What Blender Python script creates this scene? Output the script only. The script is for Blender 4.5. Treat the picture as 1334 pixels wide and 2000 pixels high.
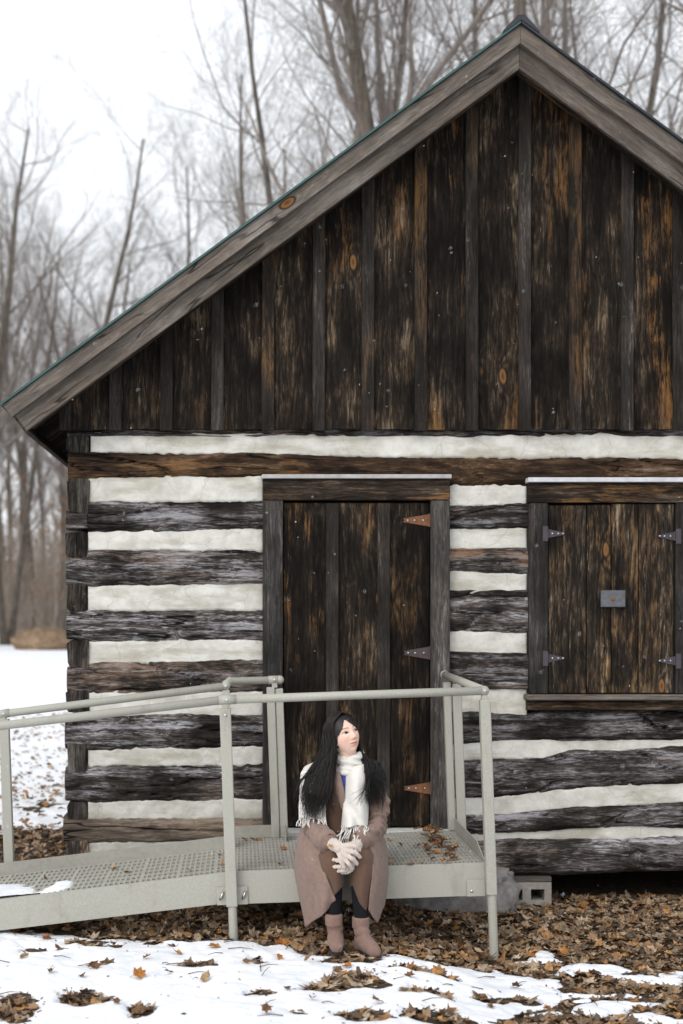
import bpy, bmesh, math, random
import numpy as np
from mathutils import Vector, Matrix
random.seed(7); RNG = np.random.default_rng(7)
for o in list(bpy.data.objects): bpy.data.objects.remove(o, do_unlink=True)
S = bpy.context.scene; COL = S.collection
R = math.radians
# ------------------------------------------------------------------ camera, sky, sun, exposure
F = 2778.0; VX, VY = 470.0, 1190.0; CAMZ = 1.70           # focal length in photo pixels, principal point
cam_d = bpy.data.cameras.new('camera'); cam = bpy.data.objects.new('camera', cam_d); COL.objects.link(cam)
cam.location = (0, 0, CAMZ); cam.rotation_euler = (R(90), 0, 0)
cam_d.sensor_fit = 'VERTICAL'; cam_d.sensor_height = 36; cam_d.sensor_width = 24; cam_d.lens = 50
cam_d.shift_x = (667 - VX) / 2000; cam_d.shift_y = (VY - 1000) / 2000
cam_d.clip_end = 2000; cam_d.clip_start = .05
cam_d.dof.use_dof = True; cam_d.dof.focus_distance = 7.35; cam_d.dof.aperture_fstop = 1.9
S.camera = cam
W = bpy.data.worlds.new('World'); S.world = W; W.use_nodes = True
wn = W.node_tree; wn.nodes.clear()
sky = wn.nodes.new('ShaderNodeTexSky'); sky.sky_type = 'NISHITA'; sky.sun_disc = False
sky.sun_elevation = R(38); sky.sun_rotation = R(215); sky.dust_density = 4; sky.air_density = 1.2
hs = wn.nodes.new('ShaderNodeHueSaturation'); hs.inputs['Saturation'].default_value = .35
wn.links.new(sky.outputs[0], hs.inputs['Color'])
b1 = wn.nodes.new('ShaderNodeBackground'); b1.inputs[1].default_value = .05; wn.links.new(hs.outputs[0], b1.inputs[0])
b2 = wn.nodes.new('ShaderNodeBackground'); b2.inputs[0].default_value = (.93, .96, 1, 1); b2.inputs[1].default_value = .86   # even cloud cover
ad = wn.nodes.new('ShaderNodeAddShader'); wo = wn.nodes.new('ShaderNodeOutputWorld')
wn.links.new(b1.outputs[0], ad.inputs[0]); wn.links.new(b2.outputs[0], ad.inputs[1]); wn.links.new(ad.outputs[0], wo.inputs[0])
sd = bpy.data.lights.new('sun', 'SUN'); sun = bpy.data.objects.new('sun', sd); COL.objects.link(sun)
sd.energy = .9; sd.angle = R(35); sd.color = (1, .96, .9)
sun.rotation_euler = (R(52), 0, R(-35))
S.view_settings.view_transform = 'Standard'; S.view_settings.look = 'None'; S.view_settings.gamma = 1
S.view_settings.exposure = .3
# ------------------------------------------------------------------ helpers
def P(px, py, Y):                    # photo pixel + distance -> world point
    s = F / Y
    return Vector(((px - VX) / s, Y, CAMZ - (py - VY) / s))
def _h(i, j, k):
    n = (i * 374761393 + j * 668265263 + k * 2147483647 * 3 + 1013904223) & 0xffffffff
    n = ((n ^ (n >> 13)) * 1274126177) & 0xffffffff
    return ((n ^ (n >> 16)) & 0xffff) / 65535.0
def vn(x, y=0., z=0.):               # vectorised value noise -1..1
    x, y, z = np.broadcast_arrays(np.asarray(x, float), np.asarray(y, float), np.asarray(z, float))
    xi, yi, zi = np.floor(x).astype(np.int64), np.floor(y).astype(np.int64), np.floor(z).astype(np.int64)
    f = lambda t: t * t * (3 - 2 * t)
    u, v, w = f(x - xi), f(y - yi), f(z - zi)
    r = 0
    for a in (0, 1):
        for b in (0, 1):
            for c in (0, 1):
                r = r + _h(xi + a, yi + b, zi + c) * (u if a else 1 - u) * (v if b else 1 - v) * (w if c else 1 - w)
    return r * 2 - 1
def fb(x, y=0., z=0., o=3):
    r = 0; a = 1.; t = 0
    for i in range(o):
        r = r + a * vn(np.asarray(x) * 2**i + 17.3 * i, np.asarray(y) * 2**i + 5.1 * i, np.asarray(z) * 2**i + 9.7 * i); t += a; a *= .5
    return r / t
def link(name, me, mat=None, parent=None, color=None):
    o = bpy.data.objects.new(name, me); COL.objects.link(o)
    if mat is not None:
        for m in (mat if isinstance(mat, (list, tuple)) else [mat]): me.materials.append(m)
    if parent is not None:
        o.parent = parent
    if color: o.color = color
    return o
def rootloc(p):
    v = Vector((0, 0, 0))
    while p is not None: v += p.location; p = p.parent
    return v
def mesh(name, V, Fc, mat=None, parent=None, smooth=False, color=None, world=True, cols=None, mi=None):
    """world=True: V in world coordinates, shifted into the (unrotated) parent's frame"""
    V = np.asarray([tuple(v) for v in V] if not isinstance(V, np.ndarray) else V, float).reshape(-1, 3)
    off = np.array(rootloc(parent)) if (world and parent is not None) else np.zeros(3)
    me = bpy.data.meshes.new(name)
    me.from_pydata((V - off).tolist(), [], [tuple(int(i) for i in f) for f in Fc] if not isinstance(Fc, list) else Fc)
    if smooth: me.polygons.foreach_set('use_smooth', [True] * len(me.polygons))
    if mi is not None: me.polygons.foreach_set('material_index', np.asarray(mi, np.int32))
    if cols is not None:
        at = me.color_attributes.new('col', 'FLOAT_COLOR', 'POINT')
        c = np.ones((len(V), 4)); c[:, :3] = np.asarray(cols)[:, :3]
        at.data.foreach_set('color', c.ravel())
    me.update()
    return link(name, me, mat, parent, color)
def empty(name, loc, label=None, cat=None, group=None):
    o = bpy.data.objects.new(name, None); COL.objects.link(o); o.location = loc; o.empty_display_size = .2
    if label: tag(o, label, cat, group)
    return o
def tag(o, label=None, cat=None, group=None, kind=None):
    if label: o['label'] = label
    if cat: o['category'] = cat
    if group: o['group'] = group
    if kind: o['kind'] = kind
    return o
class MB:
    def __init__(s): s.V = []; s.F = []; s.M = []; s.C = []
    def add(s, V, Fc, m=0, c=None):
        n = len(s.V); V = [tuple(v) for v in V]; s.V += V
        s.F += [tuple(int(i) + n for i in f) for f in Fc]; s.M += [m] * len(Fc)
        if c is not None: s.C += [c] * len(V)
        return s
    def box(s, x0, x1, y0, y1, z0, z1, bv=0., m=0):
        if bv <= 0:
            V = [(x, y, z) for z in (z0, z1) for y in (y0, y1) for x in (x0, x1)]
            return s.add(V, [(0, 2, 3, 1), (4, 5, 7, 6), (0, 1, 5, 4), (2, 6, 7, 3), (0, 4, 6, 2), (1, 3, 7, 5)], m)
        bm = bmesh.new(); bmesh.ops.create_cube(bm, size=1)
        for v in bm.verts: v.co = Vector(((x0 + x1) / 2 + v.co.x * (x1 - x0), (y0 + y1) / 2 + v.co.y * (y1 - y0), (z0 + z1) / 2 + v.co.z * (z1 - z0)))
        bmesh.ops.bevel(bm, geom=list(bm.edges), offset=bv, segments=1, affect='EDGES')
        bm.verts.index_update()
        s.add([v.co[:] for v in bm.verts], [[v.index for v in f.verts] for f in bm.faces], m); bm.free(); return s
    def tube(s, pts, rad, n=8, cap=True, m=0, squash=None, c=None):
        pts = [Vector(p) for p in pts]; k = len(pts)
        rr = rad if isinstance(rad, (list, tuple, np.ndarray)) else [rad] * k
        V = []; up = None
        for i, p in enumerate(pts):
            t = (pts[min(i + 1, k - 1)] - pts[max(i - 1, 0)])
            if t.length < 1e-9: t = Vector((0, 0, 1))
            t.normalize()
            if up is None:
                a = Vector((0, 0, 1)) if abs(t.z) < .9 else Vector((0, 1, 0))
                up = (a - t * a.dot(t)).normalized()
            else:
                up = (up - t * up.dot(t)).normalized()
            b = t.cross(up)
            for j in range(n):
                an = 2 * math.pi * j / n
                V.append(p + up * (math.cos(an) * rr[i]) + b * (math.sin(an) * rr[i] * (squash or 1)))
        Fc = []
        for i in range(k - 1):
            for j in range(n):
                a, b_ = i * n + j, i * n + (j + 1) % n
                Fc.append((a, b_, b_ + n, a + n))
        if cap: Fc.append(tuple(range(n - 1, -1, -1))); Fc.append(tuple(range((k - 1) * n, k * n)))
        return s.add(V, Fc, m, c)
    def ell(s, c, r, nu=14, nv=10, mat=None, m=0, col=None):
        V = [];  M = mat or Matrix.Identity(3)
        for i in range(nv + 1):
            ph = math.pi * i / nv
            for j in range(nu):
                th = 2 * math.pi * j / nu
                V.append(Vector(c) + M @ Vector((r[0] * math.sin(ph) * math.cos(th), r[1] * math.sin(ph) * math.sin(th), r[2] * math.cos(ph))))
        Fc = []
        for i in range(nv):
            for j in range(nu):
                a, b = i * nu + j, i * nu + (j + 1) % nu
                Fc.append((a, a + nu, b + nu, b))
        return s.add(V, Fc, m, col)
    def build(s, name, mat=None, parent=None, smooth=False, world=True, color=None):
        return mesh(name, s.V, s.F, mat, parent, smooth, color, world, cols=s.C if s.C else None, mi=s.M if any(s.M) else None)
def cr(pts, n):                       # Catmull-Rom through rows of points -> n samples
    A = np.asarray(pts, float); k = len(A)
    E = np.concatenate([[2 * A[0] - A[1]], A, [2 * A[-1] - A[-2]]])
    out = []
    for t in np.linspace(0, k - 1, n):
        i = min(int(t), k - 2); u = t - i
        p0, p1, p2, p3 = E[i], E[i + 1], E[i + 2], E[i + 3]
        out.append(.5 * (2 * p1 + (p2 - p0) * u + (2 * p0 - 5 * p1 + 4 * p2 - p3) * u * u + (3 * p1 - p0 - 3 * p2 + p3) * u**3))
    return np.array(out)
def loft(rows, nr, nc, closed=False):   # rows of equal-length 3D point lists -> grid (nr, nc, 3)
    A = np.asarray([[tuple(p) for p in r] for r in rows], float)
    if closed: A = np.concatenate([A, A[:, :1]], 1)
    B = np.stack([cr(A[i], nc) for i in range(len(A))])
    C = np.stack([cr(B[:, j], nr) for j in range(nc)], 1)
    return C
def gridfaces(nr, nc, o=0):
    return [(o + i * nc + j, o + i * nc + j + 1, o + (i + 1) * nc + j + 1, o + (i + 1) * nc + j) for i in range(nr - 1) for j in range(nc - 1)]
def sheet(name, G, th, mat, parent, smooth=True, sub=0):
    nr, nc = G.shape[:2]
    o = mesh(name, G.reshape(-1, 3), gridfaces(nr, nc), mat, parent, smooth)
    md = o.modifiers.new('thickness', 'SOLIDIFY'); md.thickness = th; md.offset = 0
    return o
# ------------------------------------------------------------------ material helpers
class MAT:
    def __init__(s, name):
        s.m = bpy.data.materials.new(name); s.m.use_nodes = True; s.t = s.m.node_tree; s.t.nodes.clear()
        s.out = s.t.nodes.new('ShaderNodeOutputMaterial'); s.b = s.t.nodes.new('ShaderNodeBsdfPrincipled')
        s.t.links.new(s.b.outputs[0], s.out.inputs[0]); s.b.inputs['Specular IOR Level'].default_value = .3
    def put(s, sock, v):
        if isinstance(v, bpy.types.NodeSocket): s.t.links.new(v, sock)
        elif isinstance(v, (tuple, list)) and sock.type == 'RGBA' and len(v) == 3: sock.default_value = (*v, 1)
        else: sock.default_value = v
    def n(s, ty, ins=None, **pr):
        d = s.t.nodes.new(ty)
        for k, v in pr.items(): setattr(d, k, v)
        for k, v in (ins or {}).items(): s.put(d.inputs[k], v)
        return d
    def ma(s, op, a, b=0., c=0., clamp=False):
        d = s.n('ShaderNodeMath', operation=op, use_clamp=clamp)
        for i, v in enumerate((a, b, c)): s.put(d.inputs[i], v)
        return d.outputs[0]
    def vm(s, op, a, b=(0, 0, 0)):
        d = s.n('ShaderNodeVectorMath', operation=op); s.put(d.inputs[0], a); s.put(d.inputs[1], b); return d.outputs[0]
    def mix(s, f, a, b, bl='MIX'):
        d = s.n('ShaderNodeMix', data_type='RGBA', blend_type=bl)
        s.put(d.inputs[0], f); s.put(d.inputs[6], a); s.put(d.inputs[7], b); return d.outputs[2]
    def ramp(s, f, stops, ip='LINEAR'):
        d = s.n('ShaderNodeValToRGB'); d.color_ramp.interpolation = ip; e = d.color_ramp.elements
        while len(e) < len(stops): e.new(.5)
        for i, (p, c) in enumerate(stops):
            e[i].position = p; e[i].color = (*c, 1) if isinstance(c, tuple) else (c, c, c, 1)
        s.put(d.inputs[0], f); return d.outputs[0]
    def ss(s, f, a, b):               # smoothstep from a to b
        d = s.n('ShaderNodeMapRange', interpolation_type='SMOOTHSTEP'); s.put(d.inputs[0], f); d.inputs[1].default_value = a; d.inputs[2].default_value = b; return d.outputs[0]
    def noise(s, v, sc, det=3, ro=.55, dis=0.):
        return s.n('ShaderNodeTexNoise', {'Vector': v, 'Scale': sc, 'Detail': det, 'Roughness': ro, 'Distortion': dis}).outputs[0]
    def bump(s, h, st, di=.01):
        return s.n('ShaderNodeBump', {'Height': h, 'Strength': st, 'Distance': di}).outputs[0]
    def coords(s, rnd=True):
        c = s.n('ShaderNodeTexCoord').outputs['Object']
        if rnd:
            r = s.n('ShaderNodeObjectInfo').outputs['Random']
            c = s.vm('ADD', c, s.n('ShaderNodeCombineXYZ', {0: s.ma('MULTIPLY', r, 41.), 1: s.ma('MULTIPLY', r, 17.), 2: s.ma('MULTIPLY', r, 29.)}).outputs[0])
        return c
    def fin(s, col, rough=.85, normal=None, **kw):
        s.put(s.b.inputs['Base Color'], col); s.put(s.b.inputs['Roughness'], rough)
        if normal is not None: s.put(s.b.inputs['Normal'], normal)
        for k, v in kw.items(): s.put(s.b.inputs[k], v)
        return s.m
def simple(name, col, rough=.7, sc=30., var=.25, bump=.1, metal=0., bs=None):
    g = MAT(name); c = g.coords()
    n = g.noise(c, sc, 4, .6); n2 = g.noise(c, sc * .13, 2)
    f = g.ma('ADD', g.ma('MULTIPLY', n, .6), g.ma('MULTIPLY', n2, .4))
    d = tuple(x * (1 - var) for x in col); l = tuple(min(1, x * (1 + var)) for x in col)
    cc = g.ramp(f, [(.3, d), (.7, l)])
    return g.fin(cc, rough, g.bump(g.noise(c, bs or sc * 3, 3), bump, .004), Metallic=metal)
def wood(name, along, black, dark, mid, pale, accent, ring=60., across=14., crack=.5, knot=1., palel=.62, rough=.86, bstr=.45, acc=(.50, .66), ctr=1.5, sx=1.6, blw=.45, off=.5):
    """weathered timber: obj.color R = accent share, G = silver share, B = overall value"""
    g = MAT(name); c = g.coords()
    oc = g.n('ShaderNodeObjectInfo').outputs['Color']; sp = g.n('ShaderNodeSeparateColor', {0: oc})
    oR, oG, oB = sp.outputs[0], sp.outputs[1], sp.outputs[2]
    def st(a, b): return g.vm('MULTIPLY', c, (a, b, b) if along == 'x' else (b, b, a))
    warp = g.noise(st(1.3, 3.), 1., 2); wv = g.vm('SCALE', (1, 1, 1)); 
    wcol = g.n('ShaderNodeTexNoise', {'Vector': st(2., 5.), 'Scale': 1., 'Detail': 2.}).outputs[1]
    wv = g.vm('MULTIPLY', g.vm('SUBTRACT', wcol, (.5, .5, .5)), (.05, .05, .05))
    cw = g.vm('ADD', c, wv)
    def sw(a, b): return g.vm('MULTIPLY', cw, (a, b, b) if along == 'x' else (b, b, a))
    n1 = g.noise(sw(1.1 * sx, across), 1., 6, .68, .6)
    n3 = g.noise(sw(9. * sx, 210.), 1., 5, .7, .5)
    n4 = g.noise(sw(3. * sx, 62.), 1., 6, .68, .8)
    bl = g.noise(sw(1.5 * sx, 5.), 1., 5, .62)
    # knots
    vo = g.n('ShaderNodeTexVoronoi', {'Vector': sw(2.1, 5.), 'Scale': 1., 'Randomness': 1.}); kd = vo.outputs['Distance']
    ks = g.n('ShaderNodeSeparateColor', {0: vo.outputs['Color']}); km = g.ma('GREATER_THAN', ks.outputs[0], 1 - .34 * knot)
    kb = g.ma('MULTIPLY', g.ss(kd, .34, .0), km)
    sx = g.n('ShaderNodeSeparateXYZ', {0: cw}); ac = sx.outputs[2] if along == 'x' else g.ma('ADD', sx.outputs[0], sx.outputs[1])
    fld = g.ma('ADD', g.ma('MULTIPLY', ac, ring), g.ma('ADD', g.ma('MULTIPLY', n1, 9.), g.ma('MULTIPLY', kb, 5.)))
    rg = g.ma('MULTIPLY_ADD', g.ma('SINE', g.ma('MULTIPLY', fld, 3.)), .5, .5)
    t = g.ma('ADD', g.ma('MULTIPLY', n1, .26), g.ma('ADD', g.ma('MULTIPLY', n3, .34), g.ma('ADD', g.ma('MULTIPLY', n4, .26), g.ma('ADD', g.ma('MULTIPLY', rg, .05), g.ma('MULTIPLY', g.ma('SUBTRACT', bl, .40), blw)))))
    t = g.ma('MULTIPLY_ADD', g.ma('SUBTRACT', t, .5), ctr, off)
    col = g.ramp(t, [(.36, black), (.49, dark), (.57, mid), (.70, pale)])
    # silver streaks
    sv = g.noise(sw(1.0, 26.), 1., 5, .66); sm = g.ma('MULTIPLY', g.ma('MULTIPLY', g.ss(g.ma('ADD', sv, g.ma('MULTIPLY', g.ma('SUBTRACT', n3, .5), .7)), palel, palel + .14), g.ss(bl, .36, .60)), oG, clamp=True)
    col = g.mix(sm, col, pale)
    # warm, less weathered patches
    on = g.noise(sw(.75, 4.5), 1., 3, .6)
    om = g.ma('MULTIPLY', g.ma('MULTIPLY', g.ss(on, acc[0], acc[1]), g.ss(t, .45, .60)), oR, clamp=True)
    col = g.mix(om, col, accent)
    # knots colour
    kc = g.ramp(kd, [(0., (.02, .011, .007)), (.04, (.13, .062, .025)), (.075, (.20, .10, .04)), (.105, (.035, .022, .014)), (.13, (.008, .0065, .006))])
    col = g.mix(g.ma('MULTIPLY', g.ss(kd, .135, .105), km), col, kc)
    # checks
    ck = g.ma('ABSOLUTE', g.ma('SUBTRACT', g.noise(sw(.8, 11.), 1., 2, .5), .5))
    cm = g.ma('MULTIPLY', g.ss(ck, .016, .004), crack); cm = g.ma('MULTIPLY', cm, g.ss(g.noise(sw(1.7, 2.), 1., 1), .42, .58))
    col = g.mix(cm, col, (.006, .005, .005))
    br = g.n('ShaderNodeCombineColor', {0: oB, 1: oB, 2: oB}).outputs[0]
    col = g.mix(1., col, br, 'MULTIPLY')
    h = g.ma('ADD', g.ma('MULTIPLY', n3, .5), g.ma('ADD', g.ma('MULTIPLY', n4, .8), g.ma('MULTIPLY', cm, -1.6)))
    g.b.inputs['Specular IOR Level'].default_value = .08
    return g.fin(col, rough, g.bump(h, bstr, .014))
M = {}
M['log'] = wood('log_wood', 'x', (.008, .0068, .006), (.031, .026, .0235), (.088, .077, .072), (.33, .325, .345), (.21, .115, .055), ring=26, across=10, palel=.505, crack=1., sx=1.9, blw=.45, off=.505, ctr=1.25)
M['log_brown'] = wood('brown_log_wood', 'x', (.012, .008, .006), (.04, .025, .016), (.10, .058, .031), (.26, .21, .17), (.19, .098, .04), ring=26, across=10, palel=.64, crack=1., sx=1.7, blw=.45, off=.5, ctr=1.2)
M['log_tan'] = wood('tan_log_wood', 'x', (.05, .038, .03), (.13, .105, .085), (.24, .20, .165), (.38, .34, .30), (.28, .19, .12), ring=26, across=10, palel=.6, crack=1., sx=1.5, blw=.35, off=.5, ctr=1.)
M['board'] = wood('gable_wood', 'z', (.006, .005, .0042), (.015, .012, .0096), (.040, .029, .020), (.20, .15, .10), (.19, .09, .028), ring=55, across=13, crack=.6, palel=.70, ctr=1.25, blw=.55, off=.468, knot=1.6)
M['batten'] = wood('batten_wood', 'z', (.010, .0085, .0075), (.024, .0205, .018), (.048, .041, .036), (.16, .145, .13), (.15, .08, .03), ring=70, across=20, crack=.3, knot=.3, ctr=.75)
M['rake'] = wood('rake_wood', 'x', (.062, .051, .043), (.125, .107, .092), (.20, .176, .156), (.36, .335, .31), (.20, .125, .07), ring=50, across=16, crack=.7, knot=.5, palel=.64, ctr=.75)
M['trimx'] = wood('lintel_wood', 'x', (.012, .009, .008), (.028, .021, .016), (.055, .04, .03), (.20, .16, .12), (.19, .095, .035), ring=60, across=16, crack=.5, knot=.3)
M['trimz'] = wood('jamb_wood', 'z', (.018, .016, .015), (.038, .035, .033), (.07, .065, .062), (.20, .19, .185), (.13, .075, .035), ring=60, across=16, crack=.4, knot=.3, ctr=1.)
M['shut'] = wood('shutter_wood', 'z', (.008, .0065, .0055), (.022, .018, .0145), (.052, .040, .029), (.33, .255, .17), (.21, .11, .04), ring=50, across=11, crack=.4, palel=.62, acc=(.44, .60), off=.49, ctr=1.35, knot=1.6)
def mortar():
    g = MAT('chinking_mortar'); c = g.coords()
    n = g.noise(c, 9., 5, .6); n2 = g.noise(c, 60., 4, .6); st = g.noise(g.vm('MULTIPLY', c, (2.2, 2.2, 9.)), 1., 4, .6)
    col = g.ramp(n, [(.3, (.44, .43, .385)), (.52, (.57, .56, .515)), (.75, (.66, .655, .62))])
    col = g.mix(g.ma('MULTIPLY', g.ss(st, .47, .68), .7), col, (.33, .30, .235))
    cr_ = g.n('ShaderNodeTexVoronoi', {'Vector': g.vm('ADD', c, g.vm('MULTIPLY', g.n('ShaderNodeTexNoise', {'Vector': c, 'Scale': 8.}).outputs[1], (.12, .12, .12))), 'Scale': 2.6}, feature='DISTANCE_TO_EDGE').outputs[0]
    col = g.mix(g.ma('MULTIPLY', g.ss(cr_, .008, .002), .35), col, (.25, .23, .2))
    return g.fin(col, .92, g.bump(g.ma('ADD', n2, g.ma('MULTIPLY', n, 2.)), .35, .01))
M['mortar'] = mortar()
def paint():
    g = MAT('ramp_paint'); c = g.coords(); n = g.noise(c, 140., 4, .6); d = g.noise(g.vm('MULTIPLY', c, (9, 9, 3.)), 1., 5, .65)
    col = g.ramp(n, [(.35, (.32, .315, .275)), (.65, (.38, .375, .33))]); col = g.mix(g.ma('MULTIPLY', g.ss(d, .54, .72), .45), col, (.22, .20, .165))
    sp = g.ss(g.noise(c, 75., 3, .6), .735, .77); col = g.mix(g.ma('MULTIPLY', sp, .8), col, (.10, .075, .05))
    return g.fin(col, g.ma('MULTIPLY_ADD', n, .25, .36), g.bump(n, .06, .003))
M['paint'] = paint()
M['paintd'] = simple('deck_paint', (.315, .305, .27), .6, 40, .16, .1)
M['bolt'] = simple('bolt_steel', (.55, .55, .56), .35, 60, .15, .05, 1.)
M['teal'] = simple('roof_metal', (.040, .088, .085), .45, 8, .15, .05)
M['ridge'] = simple('ridge_metal', (.03, .033, .04), .5, 20, .3, .05)
M['rust'] = simple('hinge_rust', (.17, .075, .038), .8, 55, .55, .3)
M['rustd'] = simple('hinge_dark', (.062, .045, .046), .7, 55, .4, .3)
M['hingel'] = simple('hinge_lilac', (.058, .05, .06), .6, 55, .3, .2)
M['zinc'] = simple('latch_zinc', (.12, .125, .135), .55, 40, .35, .15, .6)
M['capw'] = simple('drip_cap', (.52, .53, .56), .7, 18, .22, .2)
M['capg'] = simple('door_cap', (.36, .35, .34), .75, 18, .3, .2)
M['sillw'] = simple('threshold_paint', (.48, .48, .46), .8, 25, .25, .2)
M['conc'] = simple('block_concrete', (.27, .25, .22), .95, 70, .25, .5)
M['stone'] = simple('field_stone', (.17, .16, .155), .95, 16, .8, 1., bs=38)
M['dirt'] = simple('dark_soil', (.035, .027, .02), 1., 25, .5, .8)
M['inside'] = simple('cabin_inside', (.03, .024, .02), .95, 10, .3, .2)
M['logend'] = wood('log_end_wood', 'z', (.012, .010, .009), (.026, .023, .021), (.06, .053, .046), (.16, .145, .13), (.32, .19, .09), ring=30, across=9, crack=.9, knot=0.4)
# ------------------------------------------------------------------ ground, snow
YW = 8.42; SW = F / YW; YR = 8.12                      # wall face, rake face
def gz(x, y):
    x = np.asarray(x, float); y = np.asarray(y, float)
    t = np.clip((x - .55) / .8, 0, 1); t = t * t * (3 - 2 * t)
    near = .052 - .10 * t
    far = np.clip(y - 13, 0, 400)
    z = near * np.clip(1 - (y - 9) / 12, 0, 1) + far * .0165 + np.clip(y - 75, 0, 120) * .03
    return z + .018 * fb(x * 1.3, y * 1.3, 3., 3) * np.clip(1 - (y - 5) / 60, .3, 1) + np.clip(y - 15, 0, 60) / 60 * .25 * vn(x * .09, y * .09, 8.)
def ground_mat():
    g = MAT('forest_floor'); c = g.coords(False)
    n = g.noise(c, 22., 5, .65); n2 = g.noise(c, 2.5, 3)
    col = g.ramp(n, [(.32, (.016, .011, .008)), (.5, (.055, .036, .022)), (.62, (.11, .068, .036)), (.75, (.19, .125, .07))])
    return g.fin(col, 1., g.bump(n, .9, .03))
M['ground'] = ground_mat()
def snow_mat():
    g = MAT('snow'); c = g.coords(False)
    n = g.noise(c, 60., 4, .6); n2 = g.noise(c, 5., 4, .6)
    col = g.ramp(n2, [(.35, (.70, .725, .77)), (.6, (.80, .81, .835))])
    sp = g.ss(g.noise(c, 95., 2, .5), .70, .76)                     # specks of bark and leaf crumbs
    col = g.mix(g.ma('MULTIPLY', sp, .7), col, (.16, .10, .06))
    return g.fin(col, .75, g.bump(g.ma('ADD', n, g.ma('MULTIPLY', n2, 3.)), .35, .012))
M['snow'] = snow_mat()
def grid_obj(name, xs, ys, fz, mat):
    X, Y = np.meshgrid(xs, ys); Z = fz(X, Y)
    V = np.stack([X, Y, Z], -1).reshape(-1, 3)
    return mesh(name, V, gridfaces(len(ys), len(xs)), mat, smooth=True)
xs = np.concatenate([np.linspace(-260, -12, 40), np.linspace(-11, -2.5, 30), np.linspace(-2.4, 4.4, 120), np.linspace(4.8, 14, 24), np.linspace(18, 260, 40)])
ys = np.concatenate([np.linspace(-30, 3, 12), np.linspace(3.4, 10, 110), np.linspace(10.3, 30, 45), np.linspace(32, 330, 70)])
tag(grid_obj('ground', xs, ys, gz, M['ground']), kind='structure')
def pix_ground(px, py, z=.04):
    Y = F * (CAMZ - z) / (py - VY); return (px - VX) * Y / F, Y
# bare (snow-free) patches read from the photograph, as ground ellipses: px, py, half width px, half height px
BARE = [(690,1922,62,17),(640,1935,60,10),(385,1888,48,7),(160,1953,52,14),(275,1978,30,10),(30,1975,55,30),(510,1945,38,8),(720,1990,60,14),(850,1980,75,17),(590,1983,20,6),
        (1060,1975,75,28),(1190,1945,55,8),(1250,1972,110,16),(1210,1895,120,14),(1290,1930,60,8),(820,1892,85,9),(830,1936,60,6),(690,1878,60,9),(495,1880,25,5),(1010,1915,45,8),(1075,1950,60,14),(960,1925,25,6),(190,1890,18,5),(60,1855,25,5),(1140,1880,50,14),(180,1845,60,5),(330,1843,60,6)]
PATCH = [(1210,1905,60,6),(1130,1905,40,7),(1320,1868,30,5),(1150,1985,50,7),(1240,1925,60,6),(1010,1985,20,6),(1062,1832,22,6),(1160,1865,55,9),(1275,1880,55,7),(1060,1893,50,12),(1190,1928,75,9),(1290,1950,45,8),(1100,1985,40,6),(1310,1992,40,10),(1075,1940,30,6),(1030,1890,60,14),(1125,1862,20,6),(1240,1872,35,5)]
EDGE = np.array([(-900,1812),(0,1820),(110,1830),(200,1838),(300,1842),(440,1846),(540,1852),(600,1864),(660,1876),(700,1878),(760,1868),(860,1868),(940,1872),(1000,1874),(1060,1888),(1095,1905),(1085,1922),(1010,1938),(1000,1965),(985,2000),(960,2100)], float)
def snow_mask(X, Y):                       # >0 snow
    s = F / np.maximum(Y, 1.); px = X * s + VX; py = VY + (CAMZ - .05) * s
    px = px + 26 * fb(X * 6, Y * 9, 1., 4); py = py + 12 * fb(X * 6, Y * 10, 5., 4)
    e1 = np.interp(px, EDGE[:15, 0], EDGE[:15, 1]) - 5; m = (py - e1) / 14.
    xr = np.interp(py, [1888, 1905, 1922, 1938, 1965, 2000, 2150], [1060, 1100, 1085, 1020, 1000, 985, 960])
    m = np.minimum(m, (xr - px) / 22.)
    m = np.clip(m, -1.5, 1.5)
    m = np.where((px > 960) & (py > 1835), np.maximum(m, -.75 + 2.3 * fb(X * 2.6, Y * 5.5, 44., 4) + np.clip((py - 1860) / 160, -.3, .5)), m)
    for (a, b, w, h) in PATCH:
        d = np.sqrt(((px - a) / w)**2 + ((py - b) / h)**2); m = np.maximum(m, np.clip((1.25 - d) * 2.2, -1.5, 1))
    for (a, b, w, h) in BARE:
        d = np.sqrt(((px - a) / w)**2 + ((py - b) / h)**2); m = np.minimum(m, np.clip((d - .85) * 1.6, -1, 1.5))
    # in front of the picture and far to the left: plain patchy snow
    other = .75 + 1.1 * fb(X * 1.1, Y * 1.1, 2., 3)
    m = np.where(py > 2060, other, m)
    # behind the cabin front line, to its left: leaves near the wall, snow further out
    back = np.clip((Y - 9.2) / 4.5, -1.4, 1.3) + np.clip((-1.9 - X) * .9, -.2, 1.) - .15 + 1.2 * fb(X * 1.6, Y * .8, 4., 4)
    w = np.clip((Y - 7.9) / .5, 0, 1)
    inside = (X > -1.25) & (X < 4.5) & (Y > 7.9) & (Y < 14)
    m = m * (1 - w) + back * w
    return np.where(inside, -1., m)
def snow_z(X, Y):
    m = snow_mask(X, Y) + .34 * fb(X * 14, Y * 14, 7., 4) - .55 * np.clip(fb(X * 3.2, Y * 4.5, 21., 3) - .18, 0, 1) * 3
    h = np.where(m > 0, .026 * (1 - np.exp(-m * 2.0)) + .022 * fb(X * 4, Y * 5, 9., 3) * np.clip(m * 2, 0, 1) + .009 * fb(X * 20, Y * 20, 3., 3) * np.clip(m * 2, 0, 1), m * .05)
    return gz(X, Y) + h - .004
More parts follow.
